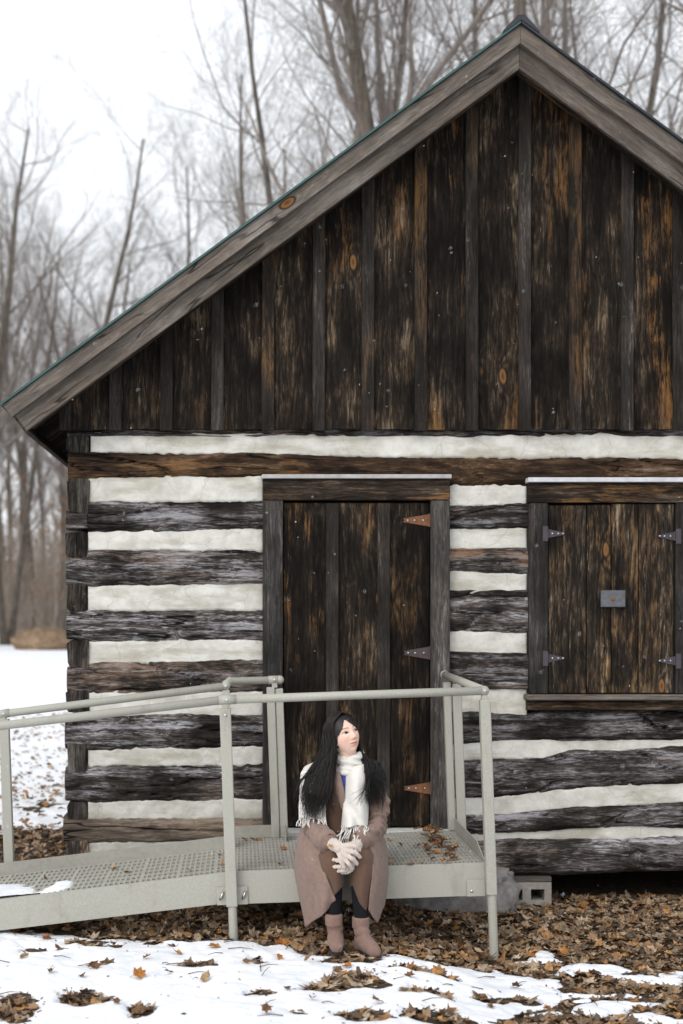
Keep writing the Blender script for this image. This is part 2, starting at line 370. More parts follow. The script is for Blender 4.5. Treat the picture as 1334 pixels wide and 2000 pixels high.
tag(grid_obj('snow', np.concatenate([np.linspace(-9, -2.5, 60), np.linspace(-2.4, 3.6, 390), np.linspace(3.7, 8, 40)]), np.concatenate([np.linspace(-4, 4.1, 40), np.linspace(4.2, 5.4, 30), np.linspace(5.41, 7.5, 190), np.linspace(7.52, 12.5, 120)]), snow_z, M['snow']), 'thin patchy snow with leaf crumbs in front of the ramp', 'snow', kind='stuff')
def far_snow(X, Y):
    m = .9 + .9 * fb(X * .55, Y * .22, 11., 4) - 2. * ((X > -1.3) & (X < 4.6) & (Y < 14)) - np.clip((Y - 42) / 14, 0, 2.5) - 1.6 * np.clip(1 - (Y - 12) / .9, 0, 1)
    return gz(X, Y) + np.where(m > 0, .03 * np.clip(m * 3, 0, 1), m * .12) - .004
tag(grid_obj('snow_field', np.concatenate([np.linspace(-70, -14, 60), np.linspace(-13.7, 6, 120), np.linspace(6.5, 60, 50)]), np.concatenate([np.linspace(12.0, 30, 90), np.linspace(30.4, 80, 90)]), far_snow, M['snow']), 'open snow lying between the cabin and the woods', 'snow', kind='stuff')
# ------------------------------------------------------------------ the log cabin
XL, XR = (130 - VX) / SW, 4.22; XA = (1015 - VX) / (F / YR)        # left corner, right corner, ridge
XR = 2 * XA - XL
cabin = empty('log_cabin', (XA, YW, 0), 'weathered dark log cabin with white chinking and board gable', 'cabin')
def wx(px): return (px - VX) / SW
def wz(py): return CAMZ - (py - VY) / SW
def log_piece(top, bot, color, name='log', depth=.16, bulge=.034, mat='log', seed=0, x_end=None):
    """hewn log: upper and lower outline in photo pixels on the wall plane, real rounded face and thickness"""
    top = np.array(top, float); bot = np.array(bot, float)
    x0, x1 = min(top[0, 0], bot[0, 0]), max(top[-1, 0], bot[-1, 0])
    L = (x1 - x0) / SW; nx = max(8, int(L / .012)); nv = 20
    px = np.linspace(x0, x1, nx)
    X = wx(px)
    T = wz(np.interp(px, top[:, 0], top[:, 1])) + .012 * fb(X * 3, seed * 3.7, 0, 3) + .006 * fb(X * 22, seed * 3.7, 0, 3) + .008
    B = wz(np.interp(px, bot[:, 0], bot[:, 1])) + .012 * fb(X * 3, seed * 5.1 + 50, 0, 3) + .006 * fb(X * 22, seed * 5.7, 0, 3) - .008
    v = np.linspace(0, 1, nv)[:, None]; Z = B + (T - B) * v; XX = np.broadcast_to(X, Z.shape)
    prof = 1 - np.abs(2 * v - 1)**5
    d = -.018 + bulge * prof + .013 * fb(XX * 2.2, Z * 13, seed * 1.3, 3) + .006 * fb(XX * 9, Z * 40, seed * 2.3, 2)
    # long checks and hewing scars
    gr = np.abs(fb(XX * 1.1, Z * 9 + .8 * vn(XX * 1.5, seed), seed + 40., 2)); d = d - .020 * np.exp(-(gr / .035)**2) * prof
    d = d + .006 * np.abs(vn(XX * 6, Z * 22, seed + 7.)) * prof - .004 * (vn(XX * 2.5 + 3 * Z, Z * 5, seed + 9.) > .35)
    V = np.stack([XX, YW - d, Z], -1).reshape(-1, 3)
    Fc = gridfaces(nv, nx)
    n0 = len(V)
    back = np.concatenate([np.stack([X, np.full(nx, YW + depth), B], -1), np.stack([X, np.full(nx, YW + depth), T], -1)])
    V = np.concatenate([V, back])
    tI = (nv - 1) * nx
    for i in range(nx - 1):
        Fc.append((i, n0 + i, n0 + i + 1, i + 1)); Fc.append((tI + i, tI + i + 1, n0 + nx + i + 1, n0 + nx + i)); Fc.append((n0 + i, n0 + nx + i, n0 + nx + i + 1, n0 + i + 1))
    Fc.append(tuple([j * nx for j in range(nv)] + [n0 + nx, n0])); Fc.append(tuple([j * nx + nx - 1 for j in range(nv - 1, -1, -1)] + [n0 + nx - 1, n0 + 2 * nx - 1]))
    o = mesh(name, V, Fc, M[mat], cabin, False, color)
    return o
def chink(top, bot, seed=0):
    top = np.array(top, float); bot = np.array(bot, float)
    px = np.linspace(top[0, 0], top[-1, 0], max(8, int((top[-1, 0] - top[0, 0]) / 4))); nx = len(px); X = wx(px)
    T = wz(np.interp(px, top[:, 0], top[:, 1])) + .008 * fb(X * 4, seed * 2.1, 3., 3) + .012 * fb(X * 26, seed * 2.1, 8., 3) + .012
    B = wz(np.interp(px, bot[:, 0], bot[:, 1])) + .008 * fb(X * 4, seed * 4.3 + 9, 3., 3) + .012 * fb(X * 26, seed * 4.3, 8., 3) - .012
    # ragged ends
    nv = 9; v = np.linspace(0, 1, nv)[:, None]; Z = B + (T - B) * v; XX = np.broadcast_to(X, Z.shape)
    e = np.abs(2 * v - 1)
    d = -.001 + .0045 * fb(XX * 5, Z * 10, seed + 3., 3) + .004 * fb(XX * 28, Z * 28, seed, 3)
    V = np.stack([XX, YW - d, Z], -1).reshape(-1, 3); Fc = gridfaces(nv, nx); n0 = len(V)
    V = np.concatenate([V, np.stack([X, np.full(nx, YW + .06), B], -1), np.stack([X, np.full(nx, YW + .06), T], -1)]); tI = (nv - 1) * nx
    for i in range(nx - 1):
        Fc.append((i, n0 + i, n0 + i + 1, i + 1)); Fc.append((tI + i, tI + i + 1, n0 + nx + i + 1, n0 + nx + i)); Fc.append((n0 + i, n0 + nx + i, n0 + nx + i + 1, n0 + i + 1))
    Fc.append(tuple([j * nx for j in range(nv)] + [n0 + nx, n0])); Fc.append(tuple([j * nx + nx - 1 for j in range(nv - 1, -1, -1)] + [n0 + nx - 1, n0 + 2 * nx - 1]))
    return mesh('chinking', V, Fc, M['mortar'], cabin, True)
PXR = XR * SW + VX
c_ = lambda r, g, b=1.: (r, g, b, 1)
# full-width top logs
log_piece([(131,838),(1334,836),(PXR,836)], [(131,852),(1334,850),(PXR,850)], c_(.5,.3,.8), seed=1, bulge=.02)
chink([(177,850),(700,852),(1334,851),(PXR-40,851)], [(177,881),(500,884),(760,890),(1334,893),(PXR-40,893)], 1)
log_piece([(133,883),(500,886),(760,893),(1334,894),(PXR,894)], [(133,935),(513,930),(870,942),(1030,945),(1334,938),(PXR,938)], c_(.8,.5,1.), seed=2, mat='log_brown')
LEFT = [  # log top L/R, log bottom L/R, corner start px, colour
 ((978,978),(1040,1036),172,c_(.25,.8,.9)), ((1070,1072),(1146,1140),129,c_(.25,.9,1.)), ((1190,1188),(1254,1252),130,c_(.2,.9,1.25)), ((1295,1288),(1357,1352),131,c_(.4,.8,1.1)),
 ((1394,1394),(1466,1462),127,c_(.1,1.,1.1)), ((1494,1490),(1568,1562),127,c_(.2,1.,1.45)), ((1598,1596),(1648,1642),124,c_(.5,1.,2.6)), ((1664,1666),(1712,1712),172,c_(.9,.7,1.6))]
for i, (t, b, x0, cc) in enumerate(LEFT):
    log_piece([(x0,t[0] + (8 if x0 < 150 and i < 6 else 0)),(180,t[0]),(514,t[1])], [(x0,b[0] - (7 if x0 < 150 else 0)),(180,b[0]),(514,b[1])], (cc if i < 6 else c_(.5,.7,1.)), seed=10 + i, mat='log' if i < 6 else 'log_tan')
log_piece([(129,1001),(171,1003)], [(129,1033),(171,1030)], c_(.1,1.,2.2), seed=30)
CHL = [(936,978,931,977),(1042,1071,1036,1072),(1148,1190,1143,1188),(1256,1295,1252,1290),(1358,1396,1354,1396),(1467,1494,1463,1491),(1570,1598,1564,1596),(1650,1666,1645,1666)]
for i, (a, b, c2, d2) in enumerate(CHL):
    chink([(172,a),(514,c2)], [(172,b),(514,d2)], 5 + i)
MID = [((984,984),(1034,1034),c_(.2,.8,.95)), ((1070,1070),(1122,1122),c_(.8,.6,1.)), ((1155,1153),(1166,1164),c_(.3,.3,.8)), ((1166,1165),(1235,1238),c_(.1,1.1,1.15)), ((1272,1274),(1330,1333),c_(.1,.9,.9)), ((1331,1334),(1346,1346),c_(.2,.9,1.2))]
for i, (t, b, cc) in enumerate(MID):
    log_piece([(875,t[0]),(1031,t[1])], [(875,b[0]),(1031,b[1])], cc, seed=50 + i)
    if i in (0, 1, 3, 4): log_piece([(1351,t[0]),(PXR,t[1])], [(1351,b[0]),(PXR,b[1])], cc, seed=70 + i)
CHM = [(951,985,953,984),(1034,1071,1034,1071),(1121,1155,1123,1154),(1236,1272,1238,1274),(1346,1390,1346,1398)]
for i, (a, b, c2, d2) in enumerate(CHM):
    chink([(875,a),(1029,c2)], [(875,b),(1029,d2)], 30 + i)
    chink([(1351,a),(PXR-40,c2)], [(1351,b),(PXR-40,d2)], 40 + i)
RIGHT = [([(875,1388),(1030,1396),(1060,1386),(1334,1384),(PXR,1384)],[(875,1455),(960,1449),(1060,1447),(1334,1447),(PXR,1446)],c_(.3,.8,.75)),
 ([(875,1482),(960,1482),(1060,1478),(1110,1466),(1200,1461),(1334,1457),(PXR,1457)],[(875,1563),(1000,1557),(1100,1546),(1200,1536),(1334,1532),(PXR,1531)],c_(.35,.85,.85)),
 ([(875,1593),(980,1590),(1080,1580),(1180,1574),(1334,1566),(PXR,1565)],[(875,1636),(970,1626),(1060,1622),(1150,1618),(1240,1614),(1334,1618),(PXR,1617)],c_(.3,.9,.95)),
 ([(875,1650),(980,1637),(1100,1640),(1200,1638),(1334,1633),(PXR,1632)],[(875,1700),(980,1707),(1100,1706),(1334,1699),(PXR,1699)],c_(.35,.85,1.2))]
for i, (t, b, cc) in enumerate(RIGHT): log_piece(t, b, cc, seed=90 + i, bulge=.045)
log_piece([(512,1640),(877,1640)], [(512,1712),(877,1712)], c_(.4,.5,.9), seed=99)
CHR = [([(875,1454),(960,1449),(1060,1447),(1180,1449),(1334,1448),(PXR-40,1447)],[(875,1482),(960,1481),(1060,1478),(1110,1467),(1200,1462),(1334,1457),(PXR-40,1457)]),
 ([(875,1563),(1000,1557),(1100,1546),(1200,1537),(1334,1533),(PXR-40,1532)],[(875,1592),(980,1590),(1080,1580),(1180,1574),(1334,1566),(PXR-40,1566)]),
 ([(875,1637),(970,1627),(1060,1622),(1150,1618),(1240,1614),(1334,1618),(PXR-40,1618)],[(875,1650),(980,1637),(1100,1640),(1200,1638),(1334,1633),(PXR-40,1632)])]
for i, (t, b) in enumerate(CHR): chink(t, b, 60 + i)
# side-wall logs: their squared ends show in the corner between the front logs
YB = YW + 5.0
SIDE = [(848,883,c_(.6,.3,.8)),(936,1001,c_(.1,.1,.55)),(1036,1088,c_(.1,.2,.6)),(1138,1192,c_(.1,.2,.6)),(1249,1303,c_(.15,.5,1.)),(1345,1392,c_(.15,.4,.8)),(1441,1509,c_(.1,.7,1.1)),(1566,1599,c_(.45,.8,2.3)),(1642,1690,c_(.45,.9,2.4))]
def side_log(X0, X1, z0, z1, color, seed, name='log'):
    mb = MB(); n = 9
    for j in range(n + 1):
        pass
    ys_ = np.linspace(YW - .012 + .006 * math.sin(seed * 3), YB, 30)
    V = []; k = 8
    for y in ys_:
        w = .006 * vn(y * 2, seed); 
        ring = [(X0 + .012, z0), (X1 - .01, z0 - .002), (X1, z0 + .015), (X1, z1 - .015), (X1 - .012, z1), (X0 + .014, z1 - .003), (X0, z1 - .02), (X0, z0 + .02)]
        for q, (x, z) in enumerate(ring): V.append((x + .007 * float(vn(y * 3, q, seed)), y, z + .007 * float(vn(y * 3, q + 20, seed)) + w))
    Fc = [(i * k + j, i * k + (j + 1) % k, (i + 1) * k + (j + 1) % k, (i + 1) * k + j) for i in range(len(ys_) - 1) for j in range(k)]
    Fc.append(tuple(range(k - 1, -1, -1))); Fc.append(tuple(range((len(ys_) - 1) * k, len(ys_) * k)))
    return mesh(name, V, Fc, M['logend'], cabin, False, color)
for i, (a, b, cc) in enumerate(SIDE):
    side_log(wx(131 + 2 * math.sin(i * 2.2)), wx(172 + 3 * math.sin(i * 1.7)), wz(b), wz(a), cc, i)
    side_log(XR - .13, XR, wz(b), wz(a), cc, i + 20)
for X in (XL + .04, XR - .05):
    for i in range(len(SIDE) - 1): MB().box(X - .02, X + .03, YW + .17, YB - .02, wz(SIDE[i + 1][0]) - .01, wz(SIDE[i][1]) + .01).build('chinking', M['mortar'], cabin)
MB().box(XL + .13, XR - .13, YB - .15, YB - .02, wz(1712), wz(842)).build('rear_wall', M['log'], cabin, color=c_(.3,.7,1.))
MB().box(XL + .13, XR - .13, YW + .17, YB - .16, wz(1700), wz(1690)).build('floor_board', M['inside'], cabin)
MB().box(XL + .05, XR - .05, YB - .4, YB - .03, -.35, wz(1713)).build('foundation', M['stone'], cabin)
MB().box(XL + .02, XL + .28, YW + .35, YB - .42, -.35, wz(1698)).build('foundation', M['stone'], cabin)
MB().box(XR - .28, XR - .02, YW + .02, YB - .42, -.35, wz(1698)).build('foundation', M['stone'], cabin)
# roof: pitch from the photo
TP = 0.735; PA = math.atan(TP)
zA = CAMZ - (47 - VY) / (F / YR)                        # ridge height at the rake face
XE = (5 - VX) / (F / YR)                                # eave tip
def zroof(x): return zA - abs(x - XA) * TP               # top of the roof covering
RT = .028                                                # metal + purlin thickness above the rake trim
Ls = (XA - XE) / math.cos(PA)
# gable boards & battens
bz0 = wz(841); battens = [118.,214.5,314,413,511,610,705,808,907,1009,1107,1208,1309]; bw = 24
while battens[-1] < PXR - 60: battens.append(battens[-1] + 99.4)
battens.append(PXR - 12)
def zsof(x): return zroof(x) - .072                      # boards run up behind the rake boards
YG = YW - .045
OR = {0:.2,1:.1,2:.4,3:.35,4:.45,5:.9,6:.6,7:.85,8:.9,9:.7,10:.7,11:.8,12:.6}
for i in range(len(battens) - 1):
    xa, xb = wx(battens[i] + bw - 10), wx(battens[i + 1] + 10)
    if xb <= xa + .02: continue
    for part, (p, q) in enumerate([(xa, xb)]):
        y0 = YG + .012 * random.random(); nz = 14; V = []; Fc = []; nxs = 5
        for side_y in (y0, y0 + .024):
            for a in range(nz + 1):
                for b in range(nxs):
                    x = p + (q - p) * b / (nxs - 1); zt = max(zsof(x), bz0 + .02); z = bz0 + (zt - bz0) * a / nz
                    cup = .005 * math.sin(math.pi * b / (nxs - 1)) * (1 if i % 2 else -1)
                    V.append((x + (.003 * float(vn(z * 2, i)) if b in (0, nxs - 1) else 0), side_y - cup + .004 * float(vn(x * 3, z * 1.5, i)), z + (.006 * random.random() if a == 0 else 0)))
        n2 = (nz + 1) * nxs
        Fc += gridfaces(nz + 1, nxs); Fc += [tuple(reversed(f)) for f in gridfaces(nz + 1, nxs, n2)]
        for a in range(nz):
            Fc.append((a * nxs, (a + 1) * nxs, n2 + (a + 1) * nxs, n2 + a * nxs)); Fc.append((a * nxs + nxs - 1, n2 + a * nxs + nxs - 1, n2 + (a + 1) * nxs + nxs - 1, (a + 1) * nxs + nxs - 1))
        for b in range(nxs - 1):
            Fc.append((b, n2 + b, n2 + b + 1, b + 1)); a = nz * nxs; Fc.append((a + b, a + b + 1, n2 + a + b + 1, n2 + a + b))
        mesh('gable_board', V, Fc, M['board'], cabin, False, c_(OR.get(i, 1.) * random.uniform(.8, 1.1), random.uniform(.5, 1.), random.uniform(.85, 1.15)))
for i, bx in enumerate(battens):
    xa, xb = wx(bx), wx(bx + bw); lean = random.uniform(-.004, .004)
    mb = MB(); z0 = bz0 - .004 - .006 * random.random()
    V = []; nz = 10
    for a in range(nz + 1):
        z = z0 + (max(zsof((xa + xb) / 2), bz0 + .06) - z0) * a / nz; w = .002 * float(vn(z * 3, i * 3.3)); dd = lean * a / nz
        for (x, y) in ((xa, YG), (xa, YG - .018), (xa + .003, YG - .0215), (xb - .003, YG - .0215), (xb, YG - .018), (xb, YG)):
            zz = z if a < nz else max(zsof(x), bz0 + .05)
            V.append((x + w + dd, y + .003 * float(vn(z * 2, i, 5.)), zz))
    Fc = [(a * 6 + j, a * 6 + (j + 1) % 6, (a + 1) * 6 + (j + 1) % 6, (a + 1) * 6 + j) for a in range(nz) for j in range(6)]
    Fc += [tuple(range(5, -1, -1)), tuple(range(nz * 6, nz * 6 + 6))]
    mesh('batten', V, Fc, M['batten'], cabin, False, c_(random.uniform(.3, 1.), random.uniform(.5, 1.1), random.uniform(.75, 1.2)))
# roof slopes built in slope coordinates (x down the slope from the ridge, y depth, z normal), then turned
def slope_obj(name, boxes, mat, side, color=None, bv=.003):
    mb = MB()
    for b in boxes:
        n0 = len(mb.V); mb.box(*b, bv=bv)
        for i in range(n0, len(mb.V)):                     # mitre at the ridge
            x, y, z = mb.V[i]
            if x < .06 and x < -z * TP + .0012: mb.V[i] = (-z * TP + .0012, y, z)
    o = mesh(name, mb.V, mb.F, mat, cabin, False, color, world=False)
    o.location = Vector((XA, 0, zA)) - cabin.location
    o.rotation_euler = (0, PA, 0) if side > 0 else (0, PA, math.pi)
    if side < 0: o.location = Vector((XA, 2 * YR, zA)) - cabin.location    # turned about the rake plane
    return o
def sy(side, a, b): return (a, b) if side > 0 else (2 * YR - b, 2 * YR - a)
for side in (-1, 1):
    y0, y1 = sy(side, YR - .024, YB + .3); slope_obj('metal_roof', [(.0, Ls + .015, y0, y1, -.0085, .004)], M['teal'], side, bv=0)
    y0, y1 = sy(side, YR - .024, YR + .016); slope_obj('rake_board', [(.0, Ls, y0, y1, -.096, -.009)], M['rake'], side, c_(.3,.7,1.05))
    y0, y1 = sy(side, YR + .018, YR + .045); slope_obj('rake_board', [(-.0, Ls - .02, y0, y1, -.200, -.090)], M['rake'], side, c_(.6,.8,.85))
    # sheathing planks seen from below
    for k in range(16):
        a = Ls * k / 16
        y0, y1 = sy(side, YR + .047, YB + .27); slope_obj('sheathing_plank', [(a + .003, a + Ls / 16 - .003, y0, y1, -.045, -.016)], M['trimx'], side, c_(.5,.2,.8), bv=0)
    y0, y1 = sy(side, YR + .047, YB + .25); slope_obj('eave_board', [(Ls - .028, Ls - .004, y0, y1, -.205, -.047)], M['rake'], side, c_(.2,.3,.55))
    y0, y1 = sy(side, YR + .047, YR + .11); slope_obj('barge_rafter', [(.06, Ls - .05, y0, y1, -.20, -.047)], M['trimx'], side, c_(.7,.3,.9))
    y0, y1 = sy(side, YR - .046, YR - .0245); slope_obj('metal_trim', [(.0, Ls + .012, y0, y1, -.008, .004)], M['teal'] if side < 0 else M['ridge'], side, bv=0)
mb = MB(); w = .105
V = [];
for y in (YR - .05, YB + .3): V += [(XA - w, y, zroof(XA - w) + .008), (XA - w, y, zroof(XA - w) + .02), (XA - .02, y, zA + .034), (XA + .02, y, zA + .034), (XA + w, y, zroof(XA + w) + .02), (XA + w, y, zroof(XA + w) + .008), (XA, y, zA + .006)]
mb.add(V, [(j, (j + 1) % 7, 7 + (j + 1) % 7, 7 + j) for j in range(7)] + [tuple(range(6, -1, -1)), tuple(range(7, 14))]); mb.build('ridge_cap', M['ridge'], cabin)
# rear gable
mesh('rear_gable', [(XL, YB - .05, bz0), (XR, YB - .05, bz0), (XA, YB - .05, zsof(XA)), (XL, YB - .01, bz0), (XR, YB - .01, bz0), (XA, YB - .01, zsof(XA))], [(0, 1, 2), (5, 4, 3), (0, 3, 4, 1), (1, 4, 5, 2), (2, 5, 3, 0)], M['board'], cabin, color=c_(.5,.5,1.))
# --- door
def slab(name, px0, px1, py0, py1, yf, yb, mat, parent, color, bv=.003, wob=.0):
    mb = MB(); mb.box(wx(px0), wx(px1), yf, yb, wz(py1), wz(py0), bv=bv)
    return mesh(name, mb.V, mb.F, M[mat], parent, False, color)
slab('door_jamb', 513, 552, 979, 1640, YW - .062, YW + .1, 'trimz', cabin, c_(.2,.7,.8))
slab('door_jamb', 839, 876, 979, 1640, YW - .062, YW + .1, 'trimz', cabin, c_(.2,1.,1.35))
slab('door_lintel', 513, 876, 938, 978, YW - .066, YW + .1, 'trimx', cabin, c_(1.1,.5,1.1))
slab('drip_cap', 511, 878, 929, 937, YW - .09, YW + .02, 'capg', cabin, None)
slab('threshold', 513, 876, 1616, 1642, YW - .16, YW + .1, 'sillw', cabin, None, .006)
slab('threshold', 553, 838, 1641, 1652, YW - .20, YW - .1, 'sillw', cabin, None, .004)
door = slab('door', 554, 837, 982, 1613, YW - .012, YW + .01, 'inside', cabin, None)
for (a, b, cc) in ((554, 640, c_(.9,.5,1.1)), (656, 741, c_(.5,.9,1.1)), (757, 837, c_(.3,.6,.85))):
    slab('plank', a, b, 983, 1612, YW - .034, YW - .013, 'board', door, cc)
for (a, b, cc) in ((636, 660, c_(.1,.5,1.05)), (736, 760, c_(.1,.6,1.05))):
    slab('batten', a, b, 984, 1612, YW - .056, YW - .035, 'batten', door, cc)
def strap(px, py, w, h, mat, parent, y, flip=False, plate=True):
    """tee hinge: tapered strap, knuckle, leaf plate, bolts"""
    sg = -1 if flip else 1
    x0, x1 = wx(px), wx(px + sg * w); z = wz(py); hh = h / SW / 2
    mb = MB(); V = []
    for yy in (y - .004, y):
        V += [(x0, yy, z - hh), (x0, yy, z + hh), (x1 - sg * .012, yy, z + hh * .28), (x1, yy, z), (x1 - sg * .012, yy, z - hh * .28)]
    mb.add(V, [(0, 1, 2, 3, 4), (9, 8, 7, 6, 5)] + [(j, j + 5, 5 + (j + 1) % 5, (j + 1) % 5) for j in range(5)])
    o = mb.build('hinge', M[mat], parent)
    k = MB(); k.tube([(x0, y - .006, z - hh * 1.05), (x0, y - .006, z + hh * 1.05)], .007, 8); k.build('knuckle', M[mat], o if parent is cabin else parent)
    for t in (.25, .6, .88):
        b = MB(); b.ell((x0 + (x1 - x0) * t, y - .005, z), (.006, .004, .006), 8, 5); b.build('bolt', M['bolt'], o if parent is cabin else parent, True)
    return o
strap(837, 1017, -48, 24, 'rust', door, YW - .036); strap(838, 1275, -48, 25, 'rustd', door, YW - .036); strap(841, 1538, -50, 24, 'rust', door, YW - .036)
b = MB(); b.ell((wx(577), YW - .036, wz(1020)), (.006, .005, .006), 8, 5); b.build('bolt', M['bolt'], door, True)
# --- window with closed shutters
slab('window_lintel', 1028, 1353, 945, 983, YW - .064, YW + .1, 'trimx', cabin, c_(1.3,.3,.85))
slab('drip_cap', 1026, 1355, 935, 944, YW - .09, YW + .02, 'capw', cabin, None)
slab('window_jamb', 1030, 1066, 984, 1354, YW - .06, YW + .1, 'trimz', cabin, c_(.2,.7,.75))
slab('window_jamb', 1314, 1351, 984, 1354, YW - .06, YW + .1, 'trimz', cabin, c_(.2,.5,.7))
slab('window_sill', 1022, 1358, 1355, 1366, YW - .105, YW + .1, 'rake', cabin, c_(.1,1.2,1.), .006)
slab('sill_apron', 1027, 1353, 1367, 1386, YW - .06, YW + .1, 'trimx', cabin, c_(.3,.2,.75))
for k, (pl, hx) in enumerate((([(1068,1141,c_(.35,.9,1.0)),(1143,1189,c_(.5,1.3,1.05))], 1067), ([(1191,1242,c_(.6,1.2,1.05)),(1244,1312,c_(.3,1.1,1.1))], 1313))):
    sh = slab('shutter', pl[0][0] + 1, pl[1][1] - 1, 986, 1353, YW - .016, YW + .01, 'inside', cabin, None)
    for (a, b2, cc) in pl: slab('plank', a, b2, 985 + random.randint(0, 3), 1353, YW - .04 - .004 * random.random(), YW - .017, 'shut', sh, cc)
    for py in (1043, 1285):
        strap(hx, py + (5 if k else 0), 33, 17, 'hingel', sh, YW - .062 if False else YW - .046, flip=bool(k))
        sg = -1 if k else 1
        slab('hinge_leaf', min(hx - sg * 11, hx - sg * 1), max(hx - sg * 11, hx - sg * 1), py - 14 + (5 if k else 0), py + 15 + (5 if k else 0), YW - .066, YW - .061, 'hingel', sh, None, .001)
    if k == 1:
        slab('latch_plate', 1169, 1217, 1153, 1186, YW - .056, YW - .046, 'zinc', sh, None, .003)
        b = MB(); b.ell((wx(1192), YW - .057, wz(1170)), (.014, .004, .014), 10, 5); b.build('latch_pin', M['rust'], sh, True)
# ------------------------------------------------------------------ block and boulder carrying the sill
blk = empty('concrete_block', (wx(1035) , YW + .07, 0), 'hollow concrete block with two holes under the cabin sill log', 'block')
mb = MB(); x0, x1 = wx(984), wx(1075); z0, z1 = wz(1772), wz(1722); yf, yb = YW - .03, YW + .16
hz0, hz1 = z0 + (z1 - z0) * .3, z0 + (z1 - z0) * .74
hx = [(x0 + .035, x0 + .105), (x0 + .155, x0 + .235)]
mb.box(x0, x1, yf, yb, hz1, z1); mb.box(x0, x1, yf, yb, z0 - .10, hz0)
edges = [x0, hx[0][0], hx[0][1], hx[1][0], hx[1][1], x1]
for a, b in ((0, 1), (2, 3), (4, 5)): mb.box(edges[a], edges[b], yf + .001, yb - .001, hz0, hz1)
mb.build('block_body', M['conc'], blk)
MB().box(x0 - .02, x1 + .003, yf + .01, yb, z1 + .002, z1 + .032, bv=.003).build('shim_plank', M['rake'], blk, color=c_(.3,.4,.6))
def boulder(name, c, r, seed, label, mat='stone', rough=.16):
    bm = bmesh.new(); bmesh.ops.create_icosphere(bm, subdivisions=5, radius=1)
    A = np.array([v.co[:] for v in bm.verts])
    p = np.sign(A) * np.abs(A)**.55; p = p / np.linalg.norm(p, axis=1)[:, None] * (np.abs(A).max(1)**-.45)[:, None]
    d = 1 + rough * fb(A[:, 0] * 1.5 + seed, A[:, 1] * 1.5, A[:, 2] * 1.5, 4) + rough * .25 * fb(A[:, 0] * 7 + seed, A[:, 1] * 7, A[:, 2] * 7, 3)
    V = p * d[:, None] * np.array(r)
    Fc = [[v.index for v in f.verts] for f in bm.faces]; bm.free()
    o = mesh(name, V, Fc, M[mat], None, True); o.location = c
    return tag(o, label, 'stone')
boulder('boulder', (wx(880), YW - .13, .03), (.41, .17, .20), 3, 'large grey boulder under the right end of the landing', rough=.30)
# ------------------------------------------------------------------ access ramp with landing (stands slightly out of level)
RO = Vector((.595, 7.12, .41)); TL = R(-2.0)
ramp = empty('access_ramp', RO, 'grey-beige metal access ramp with landing and tube handrails at the door', 'ramp')
ramp.rotation_euler = (0, TL, 0)
RI = Matrix.Rotation(TL, 3, 'Y').inverted()
def lp(px, py, Y): return RI @ (P(px, py, Y) - RO)
def part(name, mb, mat='paint', smooth=False, parent=None): return mesh(name, mb.V, mb.F, M[mat], parent or ramp, smooth, world=False)
LX0, LX1, LD = -.64, .628, 1.04                      # landing extents
RW = .70                                              # ramp width
SL = .085; RL = 3.3                                   # ramp slope and length
# landing frame and deck
mb = MB(); mb.box(LX0, LX1, 0, .006, -.165, .0, .0015); part('front_beam', mb)
mb = MB(); mb.box(LX0, LX1, 0.006, .045, -.165, -.159); part('beam_flange', mb)
mb = MB(); mb.box(LX0, LX1, LD - .006, LD, -.165, .0); part('rear_beam', mb)
for x in (LX0, LX1 - .006):
    mb = MB(); mb.box(x, x + .006, .0065, LD - .0065, -.165, -.004); part('side_beam', mb)
for k in range(3): part('joist', MB().box(LX0 + .3 * (k + 1), LX0 + .3 * (k + 1) + .04, .0065, LD - .0065, -.10, -.016))
def bars(x0, x1, y0, y1, pitch, rows, z=0., sl=0.):
    mb = MB(); n = int(round((x1 - x0) / pitch)); t = .006
    for i in range(n + 1):
        x = x0 + (x1 - x0) * i / n; wv = .0048 if i % 7 else .009
        V = [(xx, yy, zz + z + sl * xx) for zz in (-t, 0) for yy in (y0, y1) for xx in (max(x - wv, x0), min(x + wv, x1))]
        mb.add(V, [(0, 2, 3, 1), (4, 5, 7, 6), (0, 1, 5, 4), (2, 6, 7, 3), (0, 4, 6, 2), (1, 3, 7, 5)])
    y = y0; k = 0
    while y < y1 - .005:
        h = .011
        V = [(xx, yy, zz + z + sl * xx) for zz in (-t - .001, .001) for yy in (y, min(y + h, y1)) for xx in (x0, x1)]
        mb.add(V, [(0, 2, 3, 1), (4, 5, 7, 6), (0, 1, 5, 4), (2, 6, 7, 3), (0, 4, 6, 2), (1, 3, 7, 5)])
        y += rows[k % len(rows)]; k += 1
    return mb
part('landing_deck', bars(LX0 + .006, LX1 - .006, .0065, LD - .0065, .021, (.062, .026)), 'paintd')
mb = MB(); mb.box(LX0 + .0065, LX1 - .0065, .007, LD - .007, -.013, -.0085); part('deck_backing', mb, 'paintd')
# kick plates of the landing: right side and short piece at the rear left
mb = MB(); V = [(LX1 + .001, .01, -.02), (LX1 + .001, LD, -.02), (LX1 + .001, LD, .075), (LX1 + .001, .25, .07), (LX1 + .001, .02, .005)]
V += [(x + .005, y, z) for x, y, z in V]; mb.add(V, [(4, 3, 2, 1, 0), (5, 6, 7, 8, 9)] + [(j, (j + 1) % 5, 5 + (j + 1) % 5, 5 + j) for j in range(5)]); part('kick_plate', mb, 'paintd')
a = lp(452, 1640, 8.1); b = lp(556, 1640, 8.1)
mb = MB(); mb.box(a.x, b.x, LD - .03, LD - .025, .001, .072); part('kick_plate', mb, 'paintd')
mb = MB(); mb.box(b.x + .001, b.x + .006, LD - .2, LD - .0255, .001, .072); part('kick_plate', mb, 'paintd')
